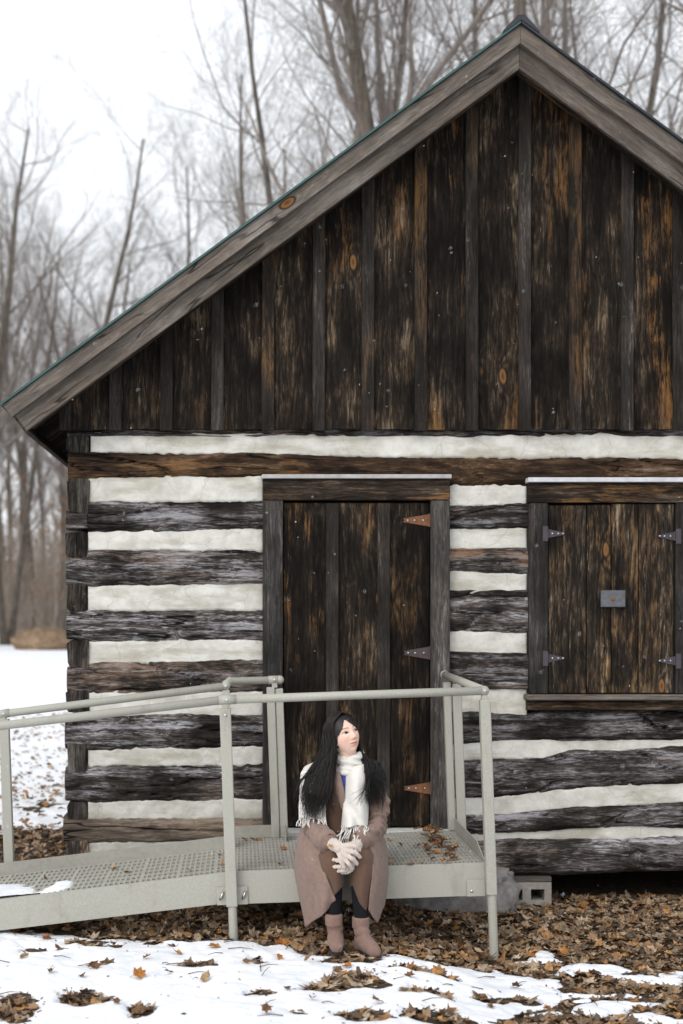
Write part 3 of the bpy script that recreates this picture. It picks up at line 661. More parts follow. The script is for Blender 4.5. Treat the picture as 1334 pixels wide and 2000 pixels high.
# sloping ramp
def rz(x): return SL * (x - LX0)
x0, x1 = LX0 - RL, LX0 - .002
def sbox(mb, xa, xb, ya, yb, za, zb):
    V = [(xx, yy, zz + rz(xx)) for zz in (za, zb) for yy in (ya, yb) for xx in (xa, xb)]
    mb.add(V, [(0, 2, 3, 1), (4, 5, 7, 6), (0, 1, 5, 4), (2, 6, 7, 3), (0, 4, 6, 2), (1, 3, 7, 5)]); return mb
part('ramp_beam', sbox(MB(), x0, x1, -.003, .003, -.155, -.0)); part('ramp_beam', sbox(MB(), x0, x1, RW - .003, RW + .003, -.155, -.0))
part('beam_flange', sbox(MB(), x0, x1, .0035, .045, -.155, -.149))
dk = bars(x0 + .001, x1, .0035, RW - .0035, .027, (.070, .030), z=-SL * LX0, sl=SL); part('ramp_deck', dk, 'paint')
part('kick_plate', sbox(MB(), x0, x1 + .01, RW + .004, RW + .009, -.02, .068), 'paintd')
for k in range(8): part('cross_member', sbox(MB(), x0 + .2 + k * .42, x0 + .24 + k * .42, .0036, RW - .0036, -.09, -.009))
def post(lx, ly, top, sq_bot, foot, w=.052, ww=None):
    mb = MB(); d = w / 2; e = (ww or w) / 2; mb.box(lx - e, lx + e, ly - d, ly + d, sq_bot, top, .004); o = part('post', mb)
    if foot is not None:
        mb = MB(); mb.tube([(lx + .002, ly, sq_bot + .02), (lx + .002, ly, foot)], .0225, 14); part('leg_tube', mb, smooth=False, parent=o)
        mb = MB(); mb.box(lx - .05, lx + .054, ly - .05, ly + .05, foot - .012, foot, .002); part('foot_plate', mb, parent=o)
    return o
TR = .0215; RH = .862
def rail(name, pts, r=TR):
    mb = MB(); mb.tube(pts, r, 16); return part(name, mb, smooth=True)
def ball(p, r=TR * 1.16):
    mb = MB(); mb.ell(p, (r, r, r), 16, 10); return part('rail_joint', mb, smooth=True)
def bolt(p, parent=None, r=.008):
    mb = MB(); mb.ell(p, (r, r * .6, r), 10, 6); return part('bolt', mb, 'bolt', True, parent)
def collar(p, q):
    mb = MB(); mb.tube([p, q], TR * 1.13, 16); return part('rail_collar', mb, smooth=True)
def saddle(x, y, z):
    mb = MB(); mb.box(x - .016, x + .016, y - .016, y + .016, z - .045, z - .012, .003); return part('rail_saddle', mb)
fl = (LX0 - .004, -.03); fr = (LX1 + .022, -.03)
fzL = -.345; fzR = -.49
pl = post(fl[0], fl[1], RH - .045, -.168, fzL, ww=.056); pr = post(fr[0], fr[1], RH - .045, -.155, fzR)
saddle(fl[0], fl[1], RH - .01); saddle(fr[0], fr[1], RH - .01)
rail('handrail', [(fl[0], fl[1], RH), (fr[0], fr[1], RH)]); ball((fr[0], fr[1], RH))
collar((fl[0] - .03, fl[1], RH), (fl[0] + .055, fl[1], RH + .0)); bolt((fl[0] + .01, fl[1] - TR * 1.1, RH)); bolt((fr[0], fr[1] - TR * 1.1, RH)); bolt((fl[0], fl[1] - .029, RH - .075), pl)
xe = LX0 - RL + .15
rail('handrail', [(fl[0], fl[1], RH), (-1.99, fl[1], RH + rz(-1.99) + .006), (xe, fl[1], RH + rz(xe))])
# bracket plates
mb = MB(); mb.box(fl[0] - .075, fl[0] + .08, -.0115, -.0065, -.165, -.075, .001); part('bracket_plate', mb)
for dx in (-.052, .06):
    bolt((fl[0] + dx, -.016, -.125)); mb = MB(); mb.tube([(fl[0] + dx - .008, -.018, -.135), (fl[0] + dx, -.024, -.12), (fl[0] + dx + .011, -.018, -.095)], .0055, 8); part('wing_nut', mb, 'bolt', True)
mb = MB(); mb.box(fr[0] - .118, fr[0] - .0265, -.0115, -.0065, -.165, -.082, .001); part('bracket_plate', mb); bolt((fr[0] - .095, -.014, -.138))
# rear posts: twin posts beside the door, ramp side post further left
yb = LD - .04
q = lp(536, 1328, 7.12 + yb); bzr = q.z
p1 = post(q.x - .024, yb, bzr - .04, .0, None, .048, .046); p2 = post(q.x + .024, yb + .012, bzr - .05, .0, None, .048, .046)
e0 = lp(441, 1332, 7.12 + RW + .05)
rail('handrail', [(e0.x, RW + .05, bzr), (e0.x + .02, yb, bzr), (q.x + .03, yb, bzr)]); ball((q.x + .03, yb, bzr)); ball((e0.x + .02, yb, bzr)); saddle(q.x, yb, bzr)
bolt((q.x, yb - TR * 1.1, bzr)); collar((q.x - .035, yb, bzr), (q.x + .02, yb, bzr))
ball((e0.x, RW + .05, bzr - .01)); bolt((e0.x, RW + .05 - TR * 1.2, bzr - .012))
pm = lp(8, 1394, 7.12 + RW + .05); slope_b = (bzr - .012 - pm.z) / (e0.x - pm.x)
xe2 = LX0 - RL + .15
rail('handrail', [(e0.x, RW + .05, bzr - .012), (pm.x, RW + .05, pm.z), (xe2, RW + .05, pm.z - slope_b * (pm.x - xe2))])
mb = MB(); mb.box(e0.x - .02, e0.x + .02, RW + .03, RW + .07, rz(e0.x) - .1, bzr - .035, .003); part('post', mb)
saddle(pm.x - .005, RW + .05, pm.z - .005); bolt((pm.x, RW + .05 - TR * 1.1, pm.z)); collar((pm.x - .05, RW + .05, pm.z - .006), (pm.x + .03, RW + .05, pm.z + .004))
mb = MB(); mb.box(pm.x - .026, pm.x + .026, RW + .025, RW + .075, rz(pm.x) - .16, pm.z - .03, .003); po = part('post', mb)
for lx in (-1.99 + .03, xe):
    post(lx, fl[1], RH + rz(lx) - .04, rz(lx) - .16, rz(lx) - .20 if lx < -3 else -.42)
post(xe2, RW + .05, pm.z - slope_b * (pm.x - xe2) - .03, rz(xe2) - .16, None)
# right rear twin post and side rail
q2 = lp(881, 1320, 7.12 + yb + .05)
post(q2.x - .026, yb + .05, q2.z - .035, .0, None, .05, .042); post(q2.x + .026, yb + .03, q2.z - .045, -.1, None, .05, .05)
s0 = lp(869, 1318, 7.12 + yb + .02)
rail('handrail', [(fr[0], fr[1], RH), (s0.x, yb + .03, s0.z)]); ball((s0.x, yb + .03, s0.z)); saddle(q2.x + .02, yb + .03, q2.z + .005)
# snow lying on the ramp deck
def ds(X, Y):
    m = 1.1 - ((X - LX0 + 1.32) / .46)**2 - ((Y - .02) / .42)**2 + 1.5 * fb(X * 8, Y * 9, 2., 4)
    return rz(X) + np.where(m > 0, .003 + .010 * np.clip(m, 0, 1) + .003 * fb(X * 20, Y * 20), -.02 + np.clip(m * .05, -.02, 0))
X, Y = np.meshgrid(np.linspace(LX0 - 2.4, LX0 - .7, 110), np.linspace(.008, RW - .05, 45)); Z = ds(X, Y)
keep = Z > rz(X) - .0; nr, nc = X.shape
sn = mesh('deck_snow', np.stack([X, Y, Z], -1).reshape(-1, 3), [f for f in gridfaces(nr, nc) if any(keep.reshape(-1)[list(f)])], M['snow'], None, True)
sn.matrix_world = Matrix.Translation(RO) @ Matrix.Rotation(TL, 4, 'Y'); tag(sn, 'thin patch of snow lying on the sloping ramp deck', 'snow', kind='stuff')
# ------------------------------------------------------------------ fallen leaves
def leaf_mat(name):
    g = MAT(name); c = g.coords(False)
    a = g.n('ShaderNodeAttribute', attribute_name='col').outputs[0]
    n = g.noise(c, 70., 3, .6); col = g.mix(g.ss(n, .3, .75), g.mix(1., a, (.55, .5, .45), 'MULTIPLY'), a)
    return g.fin(col, .7, g.bump(n, .3, .003))
M['leaf'] = leaf_mat('dry_leaf')
PAL = [(.24, .135, .065), (.15, .085, .042), (.33, .17, .055), (.38, .18, .045), (.40, .30, .20), (.33, .235, .15), (.30, .21, .13), (.22, .15, .09), (.08, .048, .028), (.12, .075, .042), (.05, .034, .023), (.45, .36, .26), (.38, .28, .18), (.28, .16, .075)]
def maple(sz, rnd, oak=False, curl=.5):
    lob = [(0, 1.), (.36, .62), (.70, .92), (1.15, .55), (1.6, .80), (2.15, .46), (2.75, .42)] if not oak else [(0, 1.1), (.25, .82), (.5, .66), (.85, .52), (1.3, .48), (1.8, .46), (2.3, .5), (2.8, .6)]
    pts = []
    for a, r in lob: pts.append((a, r * rnd.uniform(.85, 1.1)))
    for a, r in reversed(lob[1:]): pts.append((-a, r * rnd.uniform(.85, 1.1)))
    k1, k2, ph = rnd.uniform(-.2, 1.) * curl, rnd.uniform(-.3, .8) * curl, rnd.uniform(0, 6.28)
    V = [(0, 0, 0)]
    for a, r in pts:
        x, y = r * math.cos(a), r * math.sin(a)
        z = k1 * y * y + k2 * x * x * .6 + .12 * curl * math.sin(3 * a + ph)
        V.append((x * (1 - .18 * abs(k2)), y * (1 - .3 * abs(k1)), z))
    n = len(pts)
    V.append((-.9, .05, .1 * curl)); 
    Fc = [(0, 1 + i, 1 + (i + 1) % n) for i in range(n)]
    V = np.array(V) * sz
    return V, Fc
def rotz_tilt(V, az, tx, ty):
    m = np.array(Matrix.Rotation(az, 3, 'Z') @ Matrix.Rotation(tx, 3, 'X') @ Matrix.Rotation(ty, 3, 'Y')); return V @ m.T
rl = random.Random(11)
def litter(name, pts, label, smin=.020, smax=.056, dark=1.):
    VV, FF, CC = [], [], []; n = 0
    for (x, y, z) in pts:
        V, Fc = maple(rl.uniform(smin, smax), rl, rl.random() < .35, rl.uniform(.1, 1.2))
        V = rotz_tilt(V[:-1], rl.uniform(0, 6.28), rl.gauss(0, .30), rl.gauss(0, .30)) + np.array((x, y, z - min(0, V[:, 2].min()) * .3))
        c = (np.array(rl.choice(PAL)) * .82 + np.array((.05, .042, .034))) * rl.uniform(.7, 1.5) * dark
        VV.append(V); FF += [tuple(i + n for i in f) for f in Fc]; CC.append(np.tile(c, (len(V), 1))); n += len(V)
    o = mesh(name, np.concatenate(VV), FF, M['leaf'], None, False, cols=np.concatenate(CC)); return tag(o, label, 'leaf litter', kind='stuff')
def under_cabin(x, y): return (x > XL - .05) & (x < XR + .05) & (y > YW + .25) & (y < YB)
cand = np.stack([RNG.uniform(-1.9, 3.5, 21000), RNG.uniform(5.3, 9.1, 21000)], 1)
mk = snow_mask(cand[:, 0], cand[:, 1]); kp = (mk < -.02) & ~under_cabin(cand[:, 0], cand[:, 1])
cand = cand[kp]; Z = gz(cand[:, 0], cand[:, 1]) + RNG.uniform(.0, .014, len(cand))
litter('leaf_litter', [(x, y, z) for (x, y), z in zip(cand, Z)], 'dense brown and tan leaf litter under and beside the ramp')
cand = np.stack([RNG.uniform(-4.2, -1.0, 14000), RNG.uniform(8.6, 21, 14000)], 1); mk = np.where(cand[:, 1] < 12.2, snow_mask(cand[:, 0], np.minimum(cand[:, 1], 11.9)), .9 * fb(cand[:, 0] * 1.2, cand[:, 1] * .6, 31., 3) + (cand[:, 1] - 12) * .045 - .1); pr_ = np.clip((14.5 - cand[:, 1]) / 4, .16, 1)
kp = ((mk < .12) & (RNG.random(len(cand)) < pr_)) | (RNG.random(len(cand)) < .04)
cand = cand[kp]; Z = gz(cand[:, 0], cand[:, 1]) + RNG.uniform(.01, .045, len(cand))
litter('leaf_litter', [(x, y, z) for (x, y), z in zip(cand, Z)], 'brown leaves drifted along the left side of the cabin')
# bark and leaf crumbs with short twigs along the snow edges
VV = MB()
cand = np.stack([RNG.uniform(-1.3, 2.6, 16000), RNG.uniform(5.5, 7.4, 16000)], 1); mk = snow_mask(cand[:, 0], cand[:, 1]); pk = np.clip(.75 - np.abs(mk) * 1.1, .015, 1); kp = RNG.random(len(cand)) < pk
cand = cand[kp]; Z = np.maximum(gz(cand[:, 0], cand[:, 1]), snow_z(cand[:, 0], cand[:, 1]))
for (x, y), z in zip(cand, Z):
    c = np.array(rl.choice(PAL[:2] + PAL[5:])) * rl.uniform(.6, 1.1); s = rl.uniform(.004, .014); a = rl.uniform(0, 6.28); d = Vector((math.cos(a), math.sin(a), rl.uniform(-.2, .5))); e = Vector((-math.sin(a), math.cos(a), rl.uniform(-.4, .4)))
    p = Vector((x, y, z + .004)); VV.add([p - d * s, p + e * s * .5, p + d * s, p - e * s * .5], [(0, 1, 2, 3)], c=tuple(c))
for k in range(90):
    x, y = rl.uniform(-1.2, 2.5), rl.uniform(5.6, 7.3); z = float(max(gz(x, y), snow_z(x, y))) + .004; a = rl.uniform(0, 6.28); L = rl.uniform(.04, .13)
    p = Vector((x, y, z)); d = Vector((math.cos(a), math.sin(a), .06)); VV.tube([p, p + d * L * .5 + Vector((0, 0, .006)), p + d * L], [.0022, .0018, .001], 4, c=(.07, .045, .03))
tag(VV.build('leaf_crumbs', M['leaf']), 'crumbled leaves and twigs scattered over the snow edges', 'leaf litter', kind='stuff')
# single leaves one can pick out
def one_leaf(x, y, z, label, group, col, sz, oak=False, tilt=.25, curl=.8, rotm=None):
    V, Fc = maple(sz, rl, oak, curl); V = rotz_tilt(V[:-1], rl.uniform(0, 6.28), rl.gauss(0, tilt), rl.gauss(0, tilt)); V[:, 2] -= V[:, 2].min()
    mb = MB(); mb.V = [tuple(v) for v in V]; mb.F = list(Fc)
    st = V[0]; e = V[1] - V[0]; n0 = len(mb.V)
    q = [st, st - e * .45 + np.array((0, 0, sz * .06)), st - e * .8]
    mb.M = []; mb.tube(q, [sz * .03, sz * .025, sz * .02], 4)
    o = mesh('fallen_leaf', np.array(mb.V), mb.F, M['leaf'], None, False, cols=np.tile(np.array(col), (len(mb.V), 1)))
    o.location = (x, y, z); return tag(o, label, 'leaf', group)
ORG = [(.42, .17, .035), (.38, .16, .04), (.47, .22, .06), (.34, .13, .035)]; TAN = [(.36, .22, .11), (.42, .29, .17), (.30, .19, .10)]; BRN = [(.17, .085, .04), (.13, .07, .035), (.21, .11, .05)]
for (px, py, kind, sz) in [(268,1912,0,.052),(400,1918,1,.055),(30,1813,0,.05),(95,1832,0,.05),(318,1836,1,.05),(545,1838,0,.05),(560,1842,0,.055),(583,1850,1,.055),(350,1862,0,.04),(285,1874,0,.035),(45,1873,1,.035),(545,1870,0,.035),(115,1852,2,.035),(186,1892,2,.04),(420,1852,0,.045),(160,1910,2,.03),(520,1985,2,.04),(755,1983,0,.05),(680,1887,0,.04),(605,1878,1,.045),(660,1895,2,.04),(785,1852,0,.05),(830,1865,0,.055),(870,1846,1,.045),(940,1852,0,.045),(905,1835,2,.045),(1010,1868,1,.05),(1040,1855,0,.05),(1100,1850,0,.05),(1165,1888,1,.055),(1240,1982,0,.05),(850,1910,2,.045),(880,1985,0,.05),(230,1965,2,.03),(275,1972,2,.045),(35,1958,2,.04),(1010,1920,2,.045),(1240,1942,1,.045),(1310,1890,0,.05),(55,1785,0,.03),(480,1884,2,.03),(505,1882,2,.03),(735,1960,2,.04),(800,1940,2,.035),(960,1965,2,.03),(100,1905,2,.03),(330,1905,2,.03),(560,1930,2,.03),(610,1960,2,.03)]:
    x, y = pix_ground(px, py, .07 if px < 800 else .0); z = float(max(gz(x, y), snow_z(x, y))) + .003
    lab = ('orange maple leaf fallen on the snow and litter before the ramp', 'pale tan oak leaf fallen on the snow and litter before the ramp', 'dark brown shrivelled leaf fallen on the snow before the ramp')[kind]
    one_leaf(x, y, z, lab, ('orange leaves on the ground', 'tan leaves on the ground', 'dark brown leaves on the ground')[kind], rl.choice((ORG, TAN, BRN)[kind]), sz, kind == 1)
RM = Matrix.Rotation(TL, 3, 'Y')
def deck_leaf(px, py, kind, sz, dz=.0):
    s_ = 0
    # intersect the pixel's ray with the landing deck (or ramp deck)
    n = RM @ Vector((0, 0, 1)); d = P(px, py, 1.) - Vector((0, 0, CAMZ)); c0 = Vector((0, 0, CAMZ))
    t = (RO - c0).dot(n) / d.dot(n); p = c0 + d * t; l = RI @ (p - RO)
    if l.x < LX0:
        for _ in range(8):
            l = RI @ (p - RO); t += (RO + RM @ Vector((0, 0, rz(l.x))) - p).dot(n) / d.dot(n); p = c0 + d * t
    lab = ('orange maple leaf lying on the metal deck of the ramp', 'pale curled leaf lying on the metal deck of the ramp', 'dark brown leaf heaped on the landing beside the kick plate')[kind]
    one_leaf(p.x, p.y, p.z + .004 + dz, lab, ('orange leaves on the deck', 'pale leaves on the deck', 'brown leaves heaped on the landing')[kind], rl.choice((ORG, TAN, BRN)[kind]), sz, kind == 1, .3, 1.2)
for a in [(548,1690,1,.035),(478,1642,1,.035),(497,1643,1,.03),(505,1641,0,.03),(552,1660,0,.03),(540,1612,0,.025),(90,1718,1,.035),(250,1706,1,.03),(220,1698,0,.035),(370,1703,1,.028),(435,1690,1,.035),(430,1672,1,.025),(765,1686,1,.035),(800,1690,0,.03),(822,1686,1,.03),(760,1642,1,.03),(812,1655,0,.035),(828,1652,1,.035),(858,1668,0,.035),(838,1672,2,.03),(780,1655,2,.03),(870,1672,0,.03)]: deck_leaf(*a)
for k in range(60):
    t = rl.random()**1.4; px = 842 + rl.gauss(0, 20) + t * 34; py = 1628 + t * 50 + rl.gauss(0, 7)
    if px > 860 + t * 46: px -= 34
    deck_leaf(px, py, 2 if rl.random() < .66 else (0 if rl.random() < .3 else 1), rl.uniform(.024, .042), rl.uniform(0, .018) * (1 - t * .5))
# ------------------------------------------------------------------ bare trees
def bark(name, a, b):
    g = MAT(name); c = g.coords(); n = g.noise(g.vm('MULTIPLY', c, (14, 14, 3.)), 1., 4, .6)
    return g.fin(g.ramp(n, [(.35, a), (.65, b)]), .95, g.bump(n, .6, .03))
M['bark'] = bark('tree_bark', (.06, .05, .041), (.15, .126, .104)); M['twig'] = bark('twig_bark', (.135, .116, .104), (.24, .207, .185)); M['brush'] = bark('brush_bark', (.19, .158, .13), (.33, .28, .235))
def tree_mesh(seed, H, r0, first=.3, n1=18, spread=1., fork=0, fine=True):
    rd = random.Random(seed); tr = MB(); cr_ = MB()
    def grow(p, d, L, r, lev):
        ns = (12, 7, 4, 3, 2)[lev]; sd_ = (10, 5, 4, 3, 3)[lev]; pts = [p]; rr = [r]
        q = p.copy(); dd = d.copy()
        for i in range(ns):
            wob = (.035, .17, .22, .26, .3)[lev]
            dd = (dd + Vector((rd.gauss(0, wob), rd.gauss(0, wob), rd.gauss(0, wob * .6) + (.0, .12, .12, .08, .05)[lev]))).normalized()
            q = q + dd * (L / ns); pts.append(q.copy()); rr.append(max(r * (1 - (.82 if lev == 0 else .85) * (i + 1) / ns), .0013))
        if lev == 0:
            rr[0] *= 1.35; tr.tube(pts, rr, sd_)
        else: cr_.tube(pts, rr, sd_, cap=False)
        if lev >= (4 if fine else 3): return
        nch = (n1, 10, 7, 5)[lev]
        for k in range(nch):
            t = (first + (1 - first) * (k + rd.random()) / nch) if lev == 0 else (.15 + .85 * (k + rd.random()) / nch)
            t = min(t, .99); i = int(t * ns); u = t * ns - i; b = pts[i].lerp(pts[i + 1], u); rb = rr[i] * (1 - u) + rr[i + 1] * u
            ax = (pts[i + 1] - pts[i]).normalized(); side = ax.orthogonal().normalized(); side.rotate(Matrix.Rotation(rd.uniform(0, 6.283), 3, ax))
            ang = rd.uniform(.45, .95) * spread if lev == 0 else rd.uniform(.5, 1.0)
            nd = (ax * math.cos(ang) + side * math.sin(ang)).normalized()
            ll = L * ((.46 - .30 * (t - first)) * rd.uniform(.45, 1.) if lev == 0 else rd.uniform(.32, .6) * (1.15 - .5 * t))
            grow(b, nd, ll, min(rb * .52, r * .36) * rd.uniform(.6, 1.), lev + 1)
    if fork:
        for k in range(fork):
            a = 6.28 * k / fork + rd.random(); grow(Vector((.12 * math.cos(a), .12 * math.sin(a), -.2)), Vector((.16 * math.cos(a), .16 * math.sin(a), 1)).normalized(), H * rd.uniform(.85, 1), r0 * .75, 0)
    else: grow(Vector((0, 0, -.2)), Vector((rd.gauss(0, .015), rd.gauss(0, .015), 1)).normalized(), H, r0, 0)
    out = []
    for nm, m in (('trunk', tr), ('crown', cr_)):
        me = bpy.data.meshes.new(nm); me.from_pydata(m.V, [], m.F); me.polygons.foreach_set('use_smooth', [True] * len(me.polygons))
        me.materials.append(M['bark'] if nm == 'trunk' else M['twig']); out.append(me)
    return out
PROTO = [tree_mesh(1, 17, .20, .26, 22), tree_mesh(2, 15, .17, .2, 22, 1.1), tree_mesh(3, 18, .23, .36, 22, .9), tree_mesh(4, 13, .15, .16, 14, .8, 2), tree_mesh(5, 16, .16, .3, 22, .75)]
rt = random.Random(5)
def put_tree(px, Y, k, sc=1., lab=None, grp=None, name='bare_tree', az=None, lean=(0, 0)):
    X = (px - VX) * Y / F; z = float(gz(X, Y))
    o = empty(name, (X, Y, z), lab or 'slender grey-brown leafless tree among others at the wood edge', 'tree', grp)
    o.rotation_euler = (lean[0], lean[1], az if az is not None else rt.uniform(0, 6.28)); o.scale = (sc, sc, sc)
    for me in PROTO[k]: link(me.name, me, None, o)
    return o
put_tree(845, 21, 2, .98, 'thick straight leafless tree rising behind the left roof slope', az=.4)
put_tree(1010, 20, 0, .95, 'leafless tree whose trunk stands right behind the ridge', az=2.)
put_tree(690, 27, 3, 1.15, 'two-stemmed leafless tree behind the roof beside the thick trunk', az=.2)
put_tree(690, 28, 4, 1.0, 'slim leafless tree behind the roof between thicker trunks', az=1.)
put_tree(1480, 17, 1, 1.15, 'leafless tree reaching long limbs over the right roof slope', az=2.6)
put_tree(118, 46, 1, 1.12, 'dark spreading leafless tree left of the cabin eave', az=1.2, lean=(0, .10))
put_tree(362, 48, 4, 1.0, 'upright slim leafless tree beyond the lower roof slope', az=.5)
G2 = 'leafless trees at the wood edge left of the cabin'
KIND = ['tall leafless tree with high crown', 'leafless tree with low spreading limbs', 'thick-trunked leafless tree', 'two-stemmed leafless tree', 'slim leafless tree with upswept twigs']
for px, Y, k, sc in [(15,47,3,1.12),(-75,45,2,.98),(-200,46,0,1.),(225,52,0,.86),(285,56,1,.98),(70,54,4,.95),(165,58,2,.84),(430,55,2,.86),(5,62,1,1.),(335,62,3,1.12),(125,66,0,.98),(250,70,4,1.04),(45,72,2,1.),(-40,64,4,.95),(-130,58,1,.95),(190,76,1,1.05),(90,80,4,1.1),(385,72,0,.95),(310,82,2,1.),(20,86,0,1.1),(150,90,3,1.3)]:
    put_tree(px, Y, k, sc, KIND[k] + ' at the wood edge left of the cabin', G2 + ': ' + KIND[k])
L3 = 'leafless tree in the wood behind the cabin roof'; G3 = 'leafless trees in the wood behind the cabin'
for px, Y, k, sc in [(530,42,0,.9),(585,36,4,.95),(660,40,1,1.05),(780,34,0,1.05),(1065,34,0,1.05),(960,31,4,1.05),(835,29,4,1.0),(900,36,1,1.),(1140,29,4,1.05),(1215,35,2,.95),(1310,27,3,1.15),(1400,33,0,1.0)]:
    put_tree(px, Y, k, sc, KIND[k] + ' in the wood behind the cabin roof', G3 + ': ' + KIND[k])
# the wood further off reads as one mass
far = tree_mesh(31, 15, .15, .25, 10, .9, 0, False), tree_mesh(32, 17, .17, .3, 11, 1., 0, False)
VV, FF = [], []; n = 0
src = []
for trm, crm in far:
    vs = []; fs = []; k = 0
    for me in (trm, crm):
        a = np.empty(len(me.vertices) * 3); me.vertices.foreach_get('co', a); vs.append(a.reshape(-1, 3)); fs += [tuple(v + k for v in p.vertices) for p in me.polygons]; k += len(me.vertices)
    src.append((np.concatenate(vs), fs))
for i in range(170):
    Y = rt.uniform(58, 125); X = (rt.uniform(-700, 1500) - VX) * Y / F; a = rt.uniform(0, 6.28); s = rt.uniform(.5, .85); v, f = src[i % 2]
    m = np.array(Matrix.Rotation(a, 3, 'Z')) * s; V = v @ m.T + np.array((X, Y, float(gz(X, Y)))); VV.append(V); FF += [tuple(q + n for q in p) for p in f]; n += len(V)
tag(mesh('woodland', np.concatenate(VV), FF, M['brush'], smooth=True), 'grey-brown leafless wood far behind the cabin', 'woodland', kind='stuff')
# undergrowth: thin saplings and brush at the wood edge
mb = MB()
for i in range(5200):
    Y = rt.uniform(47, 95); X = (rt.uniform(-250, 520) - VX) * Y / F; z = float(gz(X, Y)) - .1 if i % 3 == 0 else Y * .0165 + max(0, Y - 75) * .055 - .3; h = rt.uniform(.8, 5.5); p = Vector((X, Y, z)); d = Vector((rt.gauss(0, .22), rt.gauss(0, .15), 1)).normalized()
    mb.tube([p, p + d * h * .5, p + (d + Vector((rt.gauss(0, .3), 0, 0))) * h], [.022, .015, .006], 3, cap=False)
tag(mb.build('undergrowth', M['brush']), 'tangled leafless brush and saplings along the wood edge', 'brush', kind='stuff')
# sapling holding its orange leaves
def beech(px, Y, H, seed, label, n=420):
    X = (px - VX) * Y / F; rd = random.Random(seed); o = empty('beech_sapling', (X, Y, float(gz(X, Y))), label, 'sapling', 'saplings that keep their orange leaves')
    tr = MB(); tips = []; tr.tube([(0, 0, -.1), (.05, 0, H * .5), (.1, .05, H)], [.035, .022, .006], 6)
    for k in range(22):
        z = H * (.25 + .72 * k / 22); a = rd.uniform(0, 6.28); L = rd.uniform(.5, 1.5) * (1.2 - z / H * .7); p = Vector((.08, 0, z)); q = p + Vector((math.cos(a) * L, math.sin(a) * L, L * .25)); tr.tube([p, q], [.010, .003], 4); tips.append((p, q))
    tr.build('trunk', M['twig'], o, world=False)
    lf = MB()
    for k in range(n):
        p, q = rd.choice(tips); c = p.lerp(q, rd.uniform(.25, 1.)) + Vector((rd.gauss(0, .07), rd.gauss(0, .07), rd.gauss(-.03, .05))); s = rd.uniform(.03, .055); a = rd.uniform(0, 6.28); d = Vector((math.cos(a), math.sin(a), rd.uniform(-.8, .2))).normalized(); e = d.cross(Vector((rd.random(), rd.random(), 1))).normalized()
        lf.add([c - d * s, c + e * s * .5, c + d * s, c - e * s * .5], [(0, 1, 2, 3)], c=tuple(np.array((.42, .20, .065)) * rd.uniform(.7, 1.2)))
    lf.build('crown', M['leaf'], o, world=False)
beech(108, 46, 5.2, 1, 'small sapling with clinging orange leaves near the cabin corner', 520); beech(48, 48, 6., 2, 'taller sapling with sparse orange leaves at the wood edge', 420); beech(20, 50, 6.2, 3, 'thin sapling with few orange leaves deep in brush', 300)
# heap of cut brush on the snow
bx, by = (82 - VX) * 44 / F, 44.
heap = empty('brush_heap', (bx, by, float(gz(bx, by))), 'low tan heap of cut brush and straw lying on the snow', 'brush heap')
M['straw'] = simple('straw', (.22, .155, .10), .95, 9, .6, .9, bs=30)
bm = bmesh.new(); bmesh.ops.create_icosphere(bm, subdivisions=4, radius=1); A = np.array([v.co[:] for v in bm.verts]); d = 1 + .22 * fb(A[:, 0] * 3, A[:, 1] * 3, A[:, 2] * 3, 4)
mesh('heap_core', A * d[:, None] * np.array((.92, .6, .42)) + np.array((0, 0, .24)), [[v.index for v in f.verts] for f in bm.faces], M['straw'], heap, False, world=False); bm.free()
mb = MB()
for k in range(420):
    a = rt.uniform(0, 6.28); b = rt.uniform(.1, 1.3); p = Vector((.92 * math.cos(a) * math.cos(b), .6 * math.sin(a) * math.cos(b), .26 + .42 * math.sin(b))); q = p + Vector((rt.gauss(0, .16), rt.gauss(0, .12), rt.gauss(.02, .05))); mb.tube([p, q], [.007, .003], 3)
mb.build('straw', M['straw'], heap, world=False)
# ------------------------------------------------------------------ snowflakes in the air
mb = MB(); rf = random.Random(3)
for k in range(330):
    Y = rf.uniform(3.6, 8.0); px, py = rf.uniform(-80, 1410), rf.uniform(-60, 1900); p = P(px, py, Y); r = rf.uniform(.0006, .0011)
    if p.z < .2: continue
    m = Matrix.Rotation(R(rf.gauss(32, 14)), 3, 'Y') @ Matrix.Rotation(rf.uniform(-.5, .5), 3, 'X')
    mb.ell(p, (r, r, r * rf.uniform(1.5, 4.5)), 5, 4, m)
tag(mb.build('falling_snow', M['snow']), 'fine snowflakes drifting down through the air', 'snowfall', kind='stuff')

# ------------------------------------------------------------------ the seated person
def cloth(name, col, rough=.9, sc=40., var=.12, weave=420., bst=.25, sheen=.3):
    g = MAT(name); c = g.coords(False); n = g.noise(c, sc, 4, .6); w = g.noise(c, weave, 3, .7)
    d = tuple(x * (1 - var) for x in col); l = tuple(min(1, x * (1 + var)) for x in col)
    m = g.fin(g.ramp(g.ma('ADD', g.ma('MULTIPLY', n, .5), g.ma('MULTIPLY', w, .5)), [(.35, d), (.65, l)]), rough, g.bump(w, bst, .002))
    g.b.inputs['Sheen Weight'].default_value = sheen * .4; g.b.inputs['Specular IOR Level'].default_value = .1; g.b.inputs['Sheen Roughness'].default_value = .5; return m
M['coat'] = cloth('coat_wool', (.215, .150, .125), var=.2); M['lining'] = cloth('dress_wool', (.115, .068, .048)); M['white'] = cloth('scarf_wool', (.62, .60, .565), var=.08)
M['glove'] = cloth('glove_knit', (.52, .45, .405), weave=260, bst=.5); M['boot'] = cloth('boot_suede', (.20, .128, .105), weave=300, var=.2); M['sole'] = simple('boot_sole', (.02, .019, .02), .7)
M['legging'] = cloth('legging', (.010, .010, .012), sheen=.05); M['blue'] = cloth('blue_knit', (.05, .075, .30)); M['tag'] = simple('leather_tag', (.33, .16, .04), .6)
